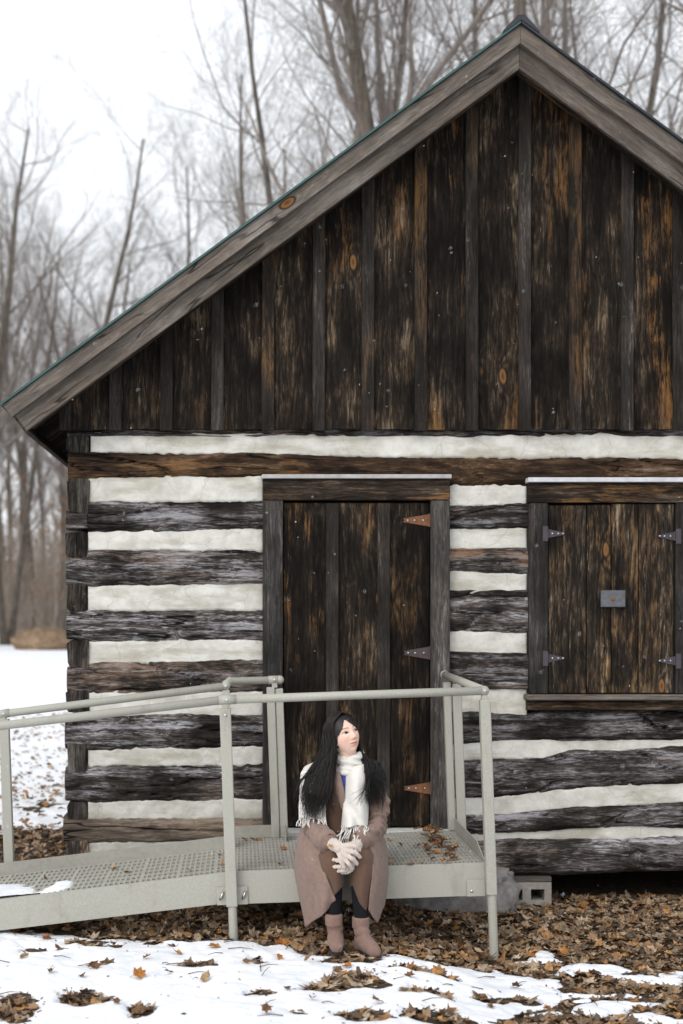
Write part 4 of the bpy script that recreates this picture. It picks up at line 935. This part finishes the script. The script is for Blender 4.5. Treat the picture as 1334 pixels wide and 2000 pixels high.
def hair_mat():
    g = MAT('black_hair'); c = g.coords(False); n = g.noise(g.vm('MULTIPLY', c, (160, 160, 6)), 1., 3)
    m = g.fin(g.ramp(n, [(.3, (.004, .0034, .0034)), (.7, (.012, .0085, .008))]), .46); g.b.inputs['Specular IOR Level'].default_value = .32; return m
M['hair'] = hair_mat()
def skin_mat():
    g = MAT('skin'); a = g.n('ShaderNodeAttribute', attribute_name='col').outputs[0]; c = g.coords(False)
    m = g.fin(a, .5, g.bump(g.noise(c, 500., 3), .05, .001)); g.b.inputs['Subsurface Weight'].default_value = .12; g.b.inputs['Subsurface Radius'].default_value = (.012, .005, .003); g.b.inputs['Subsurface Scale'].default_value = .6; return m
M['skin'] = skin_mat()
per = empty('person', (.53, 6.85, .06), 'seated woman with long black hair, taupe coat and white fringed scarf', 'person')
def remesh(name, mb, vox, mat, parent, smooth_it=6, disp=None, cols=None, sub=False):
    """fuse overlapping volumes into one continuous skin"""
    me = bpy.data.meshes.new(name + '_src'); me.from_pydata([tuple(v) for v in mb.V], [], mb.F); o = bpy.data.objects.new(name + '_src', me); COL.objects.link(o)
    r = o.modifiers.new('r', 'REMESH'); r.mode = 'VOXEL'; r.voxel_size = vox; r.adaptivity = 0
    if smooth_it: sm = o.modifiers.new('s', 'SMOOTH'); sm.iterations = smooth_it; sm.factor = .5
    dg = bpy.context.evaluated_depsgraph_get(); ev = o.evaluated_get(dg); m2 = ev.to_mesh()
    V = np.empty(len(m2.vertices) * 3); m2.vertices.foreach_get('co', V); V = V.reshape(-1, 3)
    Nn = np.empty(len(m2.vertices) * 3); m2.vertices.foreach_get('normal', Nn); Nn = Nn.reshape(-1, 3)
    Fc = [tuple(p.vertices) for p in m2.polygons]; ev.to_mesh_clear(); bpy.data.objects.remove(o, do_unlink=True)
    if disp is not None: V = V + Nn * disp(V)[:, None]
    if mat is None: return V, Fc
    return mesh(name, V, Fc, mat, parent, True, cols=cols(V) if cols else None)
def limb(mb, pts, rad, n=14, sq=None):
    A = cr([tuple(p) for p in pts], 5 * (len(pts) - 1) + 1); r = cr(np.array(rad)[:, None], len(A))[:, 0]
    mb.tube([Vector(a) for a in A], list(r), n, True, squash=sq); mb.ell(A[0], (r[0],) * 3, n, 8); mb.ell(A[-1], (r[-1],) * 3, n, 8)
# joints
HIPL, HIPR = Vector((.44, 7.32, .50)), Vector((.62, 7.32, .50)); SHL, SHR = P(612, 1514, 7.06), P(737, 1514, 7.06)
KNL, KNR = P(647, 1678, 6.87), P(706, 1675, 6.87); ANL, ANR = P(654, 1830, 6.83), P(705, 1838, 6.80)
ELL, ELR = P(608, 1606, 6.99), P(733, 1612, 7.0); WRL, WRR = P(640, 1643, 6.81), P(702, 1642, 6.83)
NK = P(682, 1500, 7.05); HC = P(670, 1436, 6.985)
# head frame: turned to her left, chin up a little, tilted
yaw, pit, rol = R(31), R(8), R(12)
fwd = Vector((math.sin(yaw) * math.cos(pit), -math.cos(yaw) * math.cos(pit), math.sin(pit))); rgt = Vector((math.cos(yaw), math.sin(yaw), 0)); upv = fwd.cross(rgt)
Rr = Matrix.Rotation(-rol, 3, 'Y'); fwd, rgt, upv = Rr @ fwd, Rr @ rgt, Rr @ upv
HM = np.array([rgt, fwd, upv])                            # rows: local axes in world
nu, nvv = 170, 130
az = np.linspace(0, 2 * math.pi, nu, endpoint=False); az = az - .45 * np.sin(az)        # denser at the face (az=0)
el = np.linspace(-math.pi / 2 + .01, math.pi / 2 - .01, nvv)
AZ, EL = np.meshgrid(az, el)
r_ = np.cos(EL) * np.sin(AZ); f_ = np.cos(EL) * np.cos(AZ); u_ = np.sin(EL)
hr, hf, hu = .071 * r_, .088 * f_, .109 * u_
low = np.clip(-u_, 0, 1)
hr = hr * (1 - .40 * low**2.0) * (1 + .02 * np.clip(u_, 0, 1)); 
hf = np.where(f_ > 0, hf * (1 - .06 * low**2) + .006 * low, hf * (1 - .35 * low**1.3))
front = np.clip(f_, 0, 1)**.5
def G_(cx, cu, sx, su): return np.exp(-((hr - cx) / sx)**2 - ((hu - cu) / su)**2) * (f_ > .1)
hf = np.where(f_ > 0, hf - .004 * (1 - (hr / .075)**2) * front, hf)               # flatten the face plane
nose = np.exp(-(hr / .0085)**2) * np.where(hu > -.024, np.exp(-((hu + .024) / .026)**2), np.exp(-((hu + .024) / .007)**2)) * (f_ > .1)
hf = hf + .0185 * nose + .006 * G_(.0095, -.027, .006, .006) + .006 * G_(-.0095, -.027, .006, .006)
for sx in (-1, 1):
    hf = hf - .0075 * G_(sx * .030, .004, .015, .009) + .0035 * G_(sx * .029, .003, .011, .005) + .0035 * G_(sx * .041, -.022, .018, .018) + .003 * G_(sx * .028, .024, .02, .007)
hf = hf + .0055 * G_(0, -.047, .018, .0045) + .0065 * G_(0, -.0565, .015, .005) - .004 * G_(0, -.0515, .022, .002) + .005 * G_(0, -.087, .016, .012) - .003 * G_(0, -.070, .015, .005)
loc = np.stack([hr, hf, hu], -1).reshape(-1, 3); HV = loc @ HM + np.array(HC)
Hf = [(i * nu + j, i * nu + (j + 1) % nu, (i + 1) * nu + (j + 1) % nu, (i + 1) * nu + j) for i in range(nvv - 1) for j in range(nu)] + [tuple(range(nu - 1, -1, -1)), tuple(range((nvv - 1) * nu, nvv * nu))]
x, fz_, u = loc[:, 0], loc[:, 1], loc[:, 2]; face = fz_ > .02
C = np.tile(np.array((.70, .48, .385)), (len(loc), 1))
def blend(mask, col):
    global C
    m = np.clip(mask, 0, 1)[:, None] * face[:, None]; C = C * (1 - m) + np.array(col) * m
for sx in (-1, 1): blend(.5 * np.exp(-((x - sx * .040) / .017)**2 - ((u + .025) / .016)**2), (.72, .34, .27))
blend(.35 * np.exp(-(x / .012)**2 - ((u + .026) / .010)**2), (.68, .36, .29))
for sx in (-1, 1):
    blend(.55 * np.exp(-((x - sx * .0065) / .0032)**2 - ((u + .0325) / .0022)**2), (.25, .10, .08))
    ex = x - sx * .0305; arch = .0275 - 9. * np.maximum(0, np.abs(ex) - .006)**2 * 1.6
    blend(np.where(np.abs(ex) < .0195, .75 * np.exp(-((u - arch) / .0030)**4), 0), (.05, .03, .025))
    lid = .0072 * (1 - (ex / .0165)**2); lo = -.0035 * (1 - (ex / .0165)**2); uu = u - .0045 - sx * ex * .06; ins = (np.abs(ex) < .0165)
    blend(ins * (uu < lid) * (uu > lo) * 1., (.66, .60, .57))
    blend((np.sqrt((ex - .004)**2 + (uu - .0012)**2) < .0075) * ins * (uu < lid) * (uu > lo) * 1., (.012, .008, .007))
    blend(ins * .95 * np.exp(-((uu - lid) / .0022)**2), (.03, .018, .015)); blend(ins * .35 * np.exp(-((uu - lo) / .0014)**2), (.16, .08, .06))
lw = .0235; lipu = -.0515; cup = .0075 * (1 - (x / lw)**2) - .0022 * np.exp(-(x / .005)**2); cdn = .0088 * (1 - (x / (lw * .95))**2)
blend(np.where((np.abs(x) < lw) & (u > lipu), np.clip((cup - (u - lipu)) / .002, 0, 1), 0), (.60, .19, .155)); blend(np.where((np.abs(x) < lw) & (u <= lipu), np.clip((cdn - (lipu - u)) / .002, 0, 1), 0), (.66, .235, .19))
blend(np.where(np.abs(x) < lw * 1.04, .85 * np.exp(-((u - lipu) / .0013)**2), 0), (.22, .06, .05))
# body under the clothes
mb = MB()
limb(mb, [(HIPL + HIPR) / 2, (.53, 7.22, .66), (.53, 7.12, .82), NK - Vector((0, -.02, .06))], [.15, .125, .125, .075], 18)
limb(mb, [NK - Vector((0, 0, .05)), HC - Vector(HM[2]) * .06], [.05, .046])
limb(mb, [SHL + Vector((.02, .01, -.02)), SHR + Vector((-.02, .01, -.02))], [.045, .045]); limb(mb, [SHL, ELL, WRL], [.045, .035, .026]); limb(mb, [SHR, ELR, WRR], [.045, .035, .026])
for h, k, a in ((HIPL, KNL, ANL), (HIPR, KNR, ANR)):
    limb(mb, [h, h.lerp(k, .5), k], [.085, .07, .056]); limb(mb, [k, k.lerp(a, .35), k.lerp(a, .75), a], [.052, .050, .034, .027])
BV, BF = remesh('body', mb, .007, None, None, 4)
n0 = len(BV); BC = np.tile(np.array((.70, .48, .385)), (n0, 1))
mi = [1 if (BV[f[0]][2] < .93 or abs(BV[f[0]][0] - NK.x) > .075) else 0 for f in BF] + [0] * len(Hf)
body = mesh('body', np.concatenate([BV, HV]), [tuple(f) for f in BF] + [tuple(i + n0 for i in f) for f in Hf], [M['skin'], M['legging']], per, True, cols=np.concatenate([BC, C]), mi=mi)
# ---- coat: torso, sleeves and hips fused into one cloth volume
mb = MB()
rows = []
def ring(c, rx, ry, tilt=0., n=22): return [(c[0] + rx * math.cos(2 * math.pi * k / n), c[1] + ry * math.sin(2 * math.pi * k / n), c[2] + tilt * math.sin(2 * math.pi * k / n)) for k in range(n)]
rs = [ring((.535, 7.27, .425), .185, .165), ring((.535, 7.25, .53), .19, .16, .02), ring((.53, 7.19, .64), .165, .15, .03), ring((.525, 7.13, .75), .15, .14, .04), ring((.518, 7.09, .84), .16, .12, .04), ring((.52, 7.07, .90), .15, .095, .03), ring((.525, 7.06, .945), .09, .075, .02)]
Gd = loft(rs, 30, 45, True); nr, nc = Gd.shape[:2]; mb.add(Gd.reshape(-1, 3), gridfaces(nr, nc) + [tuple(range(nc - 2, -1, -1)), tuple(range((nr - 1) * nc, (nr - 1) * nc + nc - 1))])
limb(mb, [SHL + Vector((.03, 0, -.005)), SHL.lerp(ELL, .3), ELL, WRL + Vector((-.012, .01, 0))], [.060, .056, .054, .050], 18); limb(mb, [SHR + Vector((-.03, 0, -.005)), SHR.lerp(ELR, .3), ELR, WRR + Vector((.014, .012, .002))], [.060, .057, .056, .047], 18)
for h, k, sx in ((HIPL, KNL, -1), (HIPR, KNR, 1)): limb(mb, [h + Vector((sx * .02, 0, -.005)), h.lerp(k, .5) + Vector((sx * .035, 0, .0)), k + Vector((sx * .045, .07, -.01))], [.10, .085, .062], 16)
def wr(V):
    fold = .011 * np.sin(60 * (V[:, 2] + .5 * vn(V[:, 0] * 9, V[:, 1] * 9, V[:, 2] * 9) * .2 + .25 * V[:, 0])) * np.clip(vn(V[:, 0] * 7, V[:, 1] * 7, V[:, 2] * 5) + .2, 0, 1)
    for E_, S_, W_ in ((ELL, SHL, WRL), (ELR, SHR, WRR)):
        dv = V - np.array(E_); e = np.linalg.norm(dv, axis=1); ax = np.array((W_ - S_).normalized()); s_ = dv @ ax
        fold = fold + .0075 * np.sin(s_ * 190 + 2.2 * vn(V[:, 0] * 16, V[:, 1] * 16, V[:, 2] * 16) + dv[:, 0] * 40) * np.exp(-(e / .10)**2)
    tors = np.exp(-((V[:, 2] - .70) / .12)**2); fold = fold + .006 * tors * np.sin(V[:, 0] * 70 + V[:, 2] * 45 + 3 * vn(V[:, 0] * 6, V[:, 2] * 6))
    return fold + .007 * fb(V[:, 0] * 12, V[:, 1] * 12, V[:, 2] * 9, 3) + .0015 * fb(V[:, 0] * 60, V[:, 1] * 60, V[:, 2] * 60, 2)
coat = remesh('coat', mb, .005, M['coat'], per, 6, wr)
def cuff(W_, E_, r):
    ax = (W_ - E_).normalized(); m = MB(); A = [W_ + ax * t for t in (-.03, .0, .022, .026, .016, -.01)]; m.tube(A, [r, r * 1.03, r * 1.04, r * .95, r * .86, r * .8], 20, cap=False); return m.build('sleeve_cuff', M['coat'], coat, True)
cuff(WRL, ELL, .052); cuff(WRR, ELR, .048)
def PX(rows): return [[P(*p) for p in r] for r in rows]
def rough_sheet(name, rows, nr, nc, th, mat, parent, amp=.006, fr=(9, 4), seed=0., px=True):
    Gd = loft(PX(rows) if px else rows, nr, nc)
    d = amp * 1.3 * fb(Gd[..., 0] * fr[0] + seed, Gd[..., 2] * fr[1], seed, 3) + amp * 1.5 * np.sin(Gd[..., 0] * 75 + 6 * fb(Gd[..., 2] * 3, seed) + seed) * np.linspace(0, 1, nr)[:, None]
    Gd[..., 1] += d
    return sheet(name, Gd, th, mat, parent)
# coat skirts hanging at both sides of the knees
rough_sheet('coat_panel', [[(584,1628,7.14),(592,1616,7.04),(610,1618,6.95),(630,1640,6.88)],[(578,1668,7.105),(586,1660,6.97),(607,1662,6.87),(627,1662,6.825)],[(576,1700,7.10),(588,1700,6.95),(610,1702,6.83),(635,1704,6.785)],[(582,1735,7.085),(592,1738,6.94),(618,1738,6.82),(646,1732,6.775)],[(590,1775,7.07),(598,1778,6.93),(624,1772,6.82),(655,1756,6.775)],[(596,1802,7.06),(599,1809,6.93),(626,1790,6.83),(656,1759,6.785)]], 34, 30, .006, M['coat'], coat, .010, seed=1.)
rough_sheet('coat_panel', [[(716,1640,6.88),(730,1624,6.94),(742,1628,7.03),(750,1640,7.14)],[(724,1664,6.825),(735,1655,6.87),(747,1660,6.97),(757,1672,7.105)],[(728,1702,6.785),(740,1700,6.84),(752,1700,6.95),(758,1700,7.10)],[(724,1740,6.78),(736,1742,6.84),(748,1740,6.94),(755,1735,7.085)],[(721,1776,6.785),(731,1780,6.84),(743,1776,6.93),(751,1765,7.07)],[(722,1779,6.79),(731,1794,6.84),(738,1801,6.92),(748,1772,7.06)]], 34, 26, .006, M['coat'], coat, .009, seed=5.)
# dark brown dress over the knees
dress = rough_sheet('dress', [[(618,1632,7.06),(640,1622,7.04),(660,1624,7.04),(676,1632,7.08)],[(618,1655,6.92),(636,1646,6.875),(656,1648,6.875),(673,1662,6.93)],[(622,1672,6.825),(640,1664,6.79),(658,1668,6.79),(672,1682,6.86)],[(630,1700,6.80),(645,1698,6.765),(660,1700,6.775),(671,1706,6.85)],[(642,1728,6.80),(652,1728,6.77),(662,1724,6.785),(671,1722,6.85)],[(648,1752,6.81),(656,1746,6.785),(664,1735,6.80),(671,1728,6.855)]], 30, 26, .004, M['lining'], per, .005, seed=8.)
rough_sheet('dress_panel', [[(676,1632,7.08),(694,1622,7.04),(714,1622,7.04),(734,1632,7.06)],[(680,1660,6.93),(697,1648,6.875),(715,1646,6.875),(732,1655,6.92)],[(681,1682,6.86),(697,1668,6.79),(714,1664,6.79),(729,1672,6.825)],[(682,1706,6.85),(696,1702,6.775),(711,1700,6.765),(728,1704,6.80)],[(684,1728,6.85),(698,1738,6.785),(711,1742,6.775),(725,1744,6.80)],[(686,1734,6.855),(701,1760,6.80),(712,1776,6.79),(722,1784,6.81)]], 30, 26, .004, M['lining'], dress, .005, seed=11.)
# dark V of the open coat front, blue knit, lapel
rough_sheet('coat_front', [[(655,1512,6.965),(664,1516,6.955),(674,1518,6.955)],[(636,1560,6.975),(655,1562,6.95),(670,1560,6.95)],[(634,1600,6.99),(650,1602,6.955),(668,1604,6.955)],[(640,1625,6.98),(655,1628,6.94),(668,1630,6.945)]], 16, 12, .005, M['lining'], coat, .003, seed=2.)
rough_sheet('knit_top', [[(662,1508,6.955),(672,1510,6.945),(682,1510,6.95)],[(664,1525,6.953),(672,1527,6.943),(680,1528,6.948)],[(668,1548,6.955),(673,1549,6.945),(678,1550,6.95)]], 10, 8, .004, M['blue'], per, .001, seed=3.)
rough_sheet('lapel', [[(650,1508,6.955),(658,1508,6.938),(664,1508,6.935)],[(647,1530,6.955),(660,1534,6.928),(673,1548,6.925)],[(656,1552,6.955),(664,1562,6.93),(672,1572,6.93)],[(666,1574,6.955),(668,1580,6.935),(671,1586,6.935)]], 18, 12, .007, M['coat'], coat, .002, seed=4.)
# ---- scarf
scarf = MB(); NA = np.array(NK) + np.array((-.004, -.032, .040))
for k in range(4):
    z = -.044 + .023 * k; rx, ry = .067 - .003 * k, .076 - .003 * k; pts = []
    for j in range(41):
        a = 2 * math.pi * j / 40; pts.append(Vector((NA[0] + rx * math.cos(a), NA[1] + ry * math.sin(a), NA[2] + z + .010 * math.sin(a + .6 * k) * (1 if k % 2 else -1) + .012 * math.sin(a) + .004 * math.sin(3 * a + k))))
    scarf.tube(pts, [.0185 + .003 * math.sin(j * .7 + k) for j in range(41)], 10, False)
sc = remesh('scarf', scarf, .0045, M['white'], per, 3, lambda V: .003 * np.sin(190 * (V[:, 2] + .25 * (V[:, 0] - .53) + .02 * vn(V[:, 0] * 20, V[:, 1] * 20, 0))) + .002 * fb(V[:, 0] * 30, V[:, 1] * 30, V[:, 2] * 30))
rough_sheet('scarf_end', [[(676,1500,6.945),(690,1497,6.93),(704,1494,6.935),(710,1492,6.96)],[(676,1530,6.935),(690,1528,6.905),(706,1526,6.905),(716,1528,6.94)],[(672,1560,6.935),(688,1560,6.89),(706,1560,6.895),(718,1562,6.94)],[(669,1590,6.93),(688,1585,6.885),(706,1580,6.885),(720,1577,6.935)],[(668,1606,6.92),(686,1602,6.87),(704,1600,6.875),(718,1602,6.925)],[(667,1618,6.90),(684,1614,6.855),(702,1614,6.86),(716,1618,6.91)]], 34, 26, .007, M['white'], sc, .016, (13, 8), 6.)
rough_sheet('scarf_end', [[(636,1488,7.02),(614,1490,7.04),(597,1497,7.06),(591,1506,7.08)],[(640,1502,6.965),(620,1503,6.97),(602,1506,6.985),(588,1512,7.02)],[(638,1540,6.945),(618,1540,6.935),(600,1540,6.945),(586,1545,6.99)],[(636,1580,6.94),(616,1578,6.92),(598,1578,6.925),(584,1582,6.96)],[(636,1600,6.935),(618,1598,6.91),(600,1598,6.915),(584,1600,6.95)]], 30, 24, .006, M['white'], sc, .011, (13, 8), 9.)
fr = MB(); rh = random.Random(21)
for k in range(34):
    t = k / 33; a = P(668 + 50 * t, 1614 + 2 * math.sin(k), 6.865 + .03 * abs(t - .5)); px = 655 + 62 * t + rh.gauss(0, 4); b = P(px, 1634 + rh.uniform(-6, 16), 6.79 + rh.uniform(-.01, .03)); m_ = a.lerp(b, .5) + Vector((rh.gauss(0, .008), -.015, rh.gauss(.004, .004)))
    fr.tube([Vector(q) for q in cr([tuple(a), tuple(m_), tuple(b)], 7)], .0028, 5)
for k in range(26):
    t = k / 25; a = P(584 + 52 * t, 1598 + 2 * math.sin(k * 2), 6.925 - .02 * t); b = P(580 + 58 * t + rh.gauss(0, 4), 1612 + rh.uniform(-3, 8) if t > .1 else 1614, 6.905 + rh.uniform(-.02, .015)); m_ = a.lerp(b, .5) + Vector((rh.gauss(0, .008), -.01, rh.gauss(.003, .004)))
    fr.tube([Vector(q) for q in cr([tuple(a), tuple(m_), tuple(b)], 6)], .0027, 5)
fr.build('fringe', M['white'], sc, True)
# ---- gloved hands, one laid over the other on the knees
def hand(name, wrist, palm, fingers, thumb, seed, pr=(.037, .021), parent=per):
    m = MB(); pa = [Vector(p) for p in palm]
    limb(m, [wrist, wrist.lerp(pa[0], .5), pa[0]], [.030, .031, .030], 14)
    for b, tps in fingers: limb(m, [pa[0].lerp(b, .35), b], [.019, .0145], 10)
    for b, tps in fingers: limb(m, [b] + tps, [.0125] + [.0115] * (len(tps) - 1) + [.0095], 10)
    limb(m, thumb, [.017, .0145, .0115], 10)
    return remesh(name, m, .0026, M['glove'], parent, 3, lambda V: .0012 * np.sin(V[:, 0] * 420 + V[:, 2] * 300) + .0012 * fb(V[:, 0] * 50, V[:, 1] * 50, V[:, 2] * 50))
g = lambda px, py, Y: P(px, py, Y)
hB = hand('glove', WRR, [g(692,1656,6.795)], [(g(685,1676,6.775), [g(668,1682,6.752), g(652,1679,6.765)]), (g(688,1683,6.782), [g(670,1692,6.752), g(652,1693,6.768)]), (g(690,1688,6.79), [g(674,1699,6.76), g(657,1701,6.775)]), (g(692,1691,6.80), [g(681,1702,6.775), g(667,1704,6.785)])], [g(690,1650,6.785), g(676,1652,6.765), g(664,1664,6.762)], 2)
hA = hand('glove', WRL, [g(662,1655,6.765)], [(g(681,1652,6.738), [g(693,1653,6.728), g(702,1660,6.742)]), (g(680,1662,6.735), [g(693,1665,6.722), g(703,1674,6.738)]), (g(677,1671,6.737), [g(688,1677,6.722), g(697,1687,6.74)]), (g(672,1678,6.745), [g(681,1686,6.73), g(687,1695,6.745)])], [g(664,1662,6.76), g(666,1680,6.742), g(672,1694,6.745)], 1)
tg = MB(); c0 = g(645, 1651, 6.752); tg.box(-.010, .010, -.0015, .0015, -.0065, .0065, .001); to = tg.build('leather_tag', M['tag'], hA, world=False); to.location = c0 + Vector((0, -.012, 0)) - rootloc(hA); to.rotation_euler = (R(-15), R(15), R(-25))
# ---- boots
def boot(ank, top, toe, heel, zs, name='boot'):
    m = MB(); tw = (toe - heel); tw.z = 0; L = tw.length; d = tw.normalized(); sd_ = Vector((-d.y, d.x, 0))
    A_ = cr([tuple(top), tuple(top.lerp(ank, .5)), tuple(ank + Vector((0, 0, .01)))], 9); m.tube([Vector(a) for a in A_], [.0405 - .003 * math.sin(math.pi * k / 8) for k in range(9)], 20); m.ell(A_[-1], (.0375,) * 3)
    b = Vector((ank.x, ank.y, zs + .055))
    limb(m, [Vector((heel.x, heel.y, zs + .060)) + d * .035, b + d * .02, b + d * L * .36 + Vector((0, 0, -.008)), Vector((toe.x, toe.y, zs + .036)) - d * .035], [.034, .040, .037, .030], 18)
    limb(m, [Vector((heel.x, heel.y, zs + .037)) + d * .03, Vector((toe.x, toe.y, zs + .030)) - d * .034], [.028, .028], 14)
    def dsp(V): return .0035 * np.sin(V[:, 2] * 130 + 3 * vn(V[:, 0] * 14, V[:, 1] * 14, V[:, 2] * 6)) * np.clip((V[:, 2] - zs - .06) * 14, 0, 1) * np.clip((top.z - V[:, 2]) * 20, 0, 1) + .0022 * fb(V[:, 0] * 26, V[:, 1] * 26, V[:, 2] * 26)
    o = remesh(name, m, .004, M['boot'], per, 5, dsp)
    s_ = MB(); n = 28; out = []
    for k in range(n):
        a = 2 * math.pi * k / n; ca, sa = math.cos(a), math.sin(a); w = .039 if ca > 0 else .032; t = L / 2 * (abs(ca)**.8) * (1 if ca > 0 else -1); out.append(heel.lerp(toe, .5) + d * t + sd_ * (w * sa))
    V = [Vector((p.x, p.y, zs + .009)) for p in out] + [Vector((p.x, p.y, zs + .020)) for p in out]; s_.add(V, [tuple(range(n - 1, -1, -1)), tuple(range(n, 2 * n))] + [(k, (k + 1) % n, n + (k + 1) % n, n + k) for k in range(n)]); s_.build('boot_sole', M['sole'], o)
    h = MB(); hp = Vector((heel.x, heel.y, 0)) + d * .035; V = []
    for z, w in ((zs - .001, .027), (zs + .045, .033)):
        for k in range(12): a = 2 * math.pi * k / 12; V.append(Vector((hp.x, hp.y, z)) + d * (w * 1.1 * math.copysign(abs(math.cos(a))**.6, math.cos(a))) + sd_ * (w * math.copysign(abs(math.sin(a))**.6, math.sin(a))))
    h.add(V, [tuple(range(11, -1, -1)), tuple(range(12, 24))] + [(k, (k + 1) % 12, 12 + (k + 1) % 12, 12 + k) for k in range(12)]); h.build('boot_heel', M['boot'], o)
    tp = MB(); tp.tube([top + Vector((0, 0, -.012)), top + Vector((0, 0, .030)), top + Vector((0, 0, .038)), top + Vector((0, 0, .036)), top + Vector((0, 0, .0))], [.041, .0415, .0395, .036, .034], 24, cap=False); tp.build('boot_rim', M['boot'], o, True)
    return o
zl, zr_ = .070, .058
aL = P(655, 1828, 6.83); boot(Vector((aL.x, 6.83, .155)), P(652, 1801, 6.82), Vector((aL.x - .003, 6.665, 0)), Vector((aL.x + .008, 6.89, 0)), zl)
aR = P(710, 1838, 6.79); boot(Vector((aR.x - .004, 6.80, .14)), P(704.5, 1806, 6.82), Vector((aR.x + .055, 6.635, 0)), Vector((aR.x - .022, 6.85, 0)), zr_)
# ---- hair: scalp cap plus many long strands from the parting
rhh = random.Random(9); SC = 1.085
hl = loc.copy(); hmask = []
part_r = -.012
capv = (loc * np.array((1.10, 1.10, 1.07)) + np.array((0, -.004, .002)))
def in_hair(p):
    r, f, u = p; 
    line = .066 - np.where(r < part_r, (part_r - r) * 1.5, (r - part_r) * 1.15)      # hairline falling away from the parting
    return ((f < .024) & ((u > -.055) | (f < -.012))) | (u > line) | ((r < -.061) & (u > -.05))
ih = in_hair((loc[:, 0], loc[:, 1], loc[:, 2])) & (loc[:, 2] > -.105)
CV = capv @ HM + np.array(HC)
cf = [f for f in Hf[:-2] if all(ih[list(f)])]
hair = mesh('hair', CV, cf, M['hair'], per, True); sm = hair.modifiers.new('thickness', 'SOLIDIFY'); sm.thickness = .004; sm.offset = -1
hs_ = MB()
def L3(r, f, u): return np.array((r, f, u)) @ HM + np.array(HC)
def strand(ctrl, r0, n=16, sq=.5):
    A = cr(ctrl, n); hs_.tube([Vector(a) for a in A], [r0 * (1 - .75 * (i / (n - 1))**2.2) for i in range(n)], 4, False, c=tuple(np.array((1., .72, .6)) * (.003 + .013 * rhh.random()**3)))
def headpt(azd, eld, k=1.12):
    a, e = R(azd), R(eld); return L3(.071 * math.cos(e) * math.sin(a) * k, .088 * math.cos(e) * math.cos(a) * k, .109 * math.sin(e) * k)
for i in range(560):                                  # image-left mass
    t = rhh.random(); j = rhh.random()                # t: front of the parting (0) to crown (1); j: layer
    st = L3(part_r, .062 - .115 * t, .094 + .018 * math.sin(math.pi * min(1, .25 + t)))
    a0 = -54 - 82 * t
    side = headpt(a0 - 4, 34, 1.13 + .05 * j); side2 = headpt(a0 - 12, -8, 1.10 + .08 * j); side3 = headpt(a0 - 14, -42, 1.22 + .14 * j)
    w = min(1, max(0, t + rhh.gauss(0, .10)))
    side = headpt(a0 - 4, 34, 1.13 + .09 * j); side2 = tuple(P(654 - 23 * w + rhh.gauss(0, 1.5), 1446, 6.935 + .07 * w - .02 * j)); side3 = tuple(P(656 - 31 * w + rhh.gauss(0, 2), 1474, 6.925 + .075 * w - .02 * j))
    c1 = P(652 - 48 * w + rhh.gauss(0, 2.5), 1506, 6.925 + .05 * w - .02 * j); c2 = P(646 - 52 * w + rhh.gauss(0, 3), 1548, 6.91 + .03 * w - .025 * j)
    if w < .45 and rhh.random() < .45: e_ = P(650 - 60 * w + rhh.gauss(0, 6), 1560 + rhh.uniform(-10, 35), 6.90); 
    else: e_ = P(608 - 22 * max(0, w - .5) + rhh.gauss(0, 7) + 12 * (1 - w), 1592 + min(6, rhh.gauss(-8, 14)), 6.885 - .01 * j)
    if rhh.random() < .05: e_ = P(580 + rhh.gauss(0, 5), 1545 + rhh.uniform(-15, 20), 6.95); c2 = P(590, 1520, 6.95)
    strand([st, side, side2, side3, tuple(c1), tuple(c2), tuple(e_)], rhh.uniform(.0010, .0026))
for i in range(430):                                  # image-right mass, behind the turned face and over the shoulder
    t = rhh.random(); j = rhh.random()
    st = L3(part_r, .060 - .115 * t, .094 + .018 * math.sin(math.pi * min(1, .25 + t)))
    a0 = 60 + 78 * t
    side = headpt(a0, 36, 1.12 + .04 * j); side2 = headpt(a0 + 10, -6, 1.08 + .06 * j); side3 = headpt(a0 + 10, -42, 1.18 + .12 * j)
    w = min(1, max(0, t + rhh.gauss(0, .12)))
    c1 = P(712 + 26 * w + rhh.gauss(0, 3), 1490, 6.97 + .04 * w - .02 * j); c2 = P(716 + 33 * w + rhh.gauss(0, 4), 1525, 6.935 + .05 * w - .02 * j)
    e_ = P(720 + 32 * w + rhh.gauss(0, 6), 1564 + rhh.gauss(-10, 16), 6.925 + .05 * w)
    if rhh.random() < .05: c2 = P(716 + rhh.gauss(0, 4), 1535, 6.885); e_ = P(700 + rhh.gauss(0, 10), 1560 + rhh.uniform(-10, 15), 6.87)
    strand([st, side, side2, side3, tuple(c1), tuple(c2), tuple(e_)], rhh.uniform(.0010, .0025))
for i in range(44):                                   # loose flyaways
    s = rhh.choice((-1, 1)); strand([headpt(s * rhh.uniform(88, 135), -20, 1.15), tuple(P(665 + s * 48, 1500 + rhh.uniform(-10, 10), 6.95)), tuple(P(665 + s * rhh.uniform(55, 92), 1530, 6.93)), tuple(P(665 + s * rhh.uniform(45, 88), 1560 + rhh.uniform(-15, 15), 6.91))], .0011)
g = MAT('hair_strand'); M['strand'] = g.fin(g.n('ShaderNodeAttribute', attribute_name='col').outputs[0], .40); g.b.inputs['Specular IOR Level'].default_value = .30
hs_.build('hair_strands', M['strand'], hair, True)
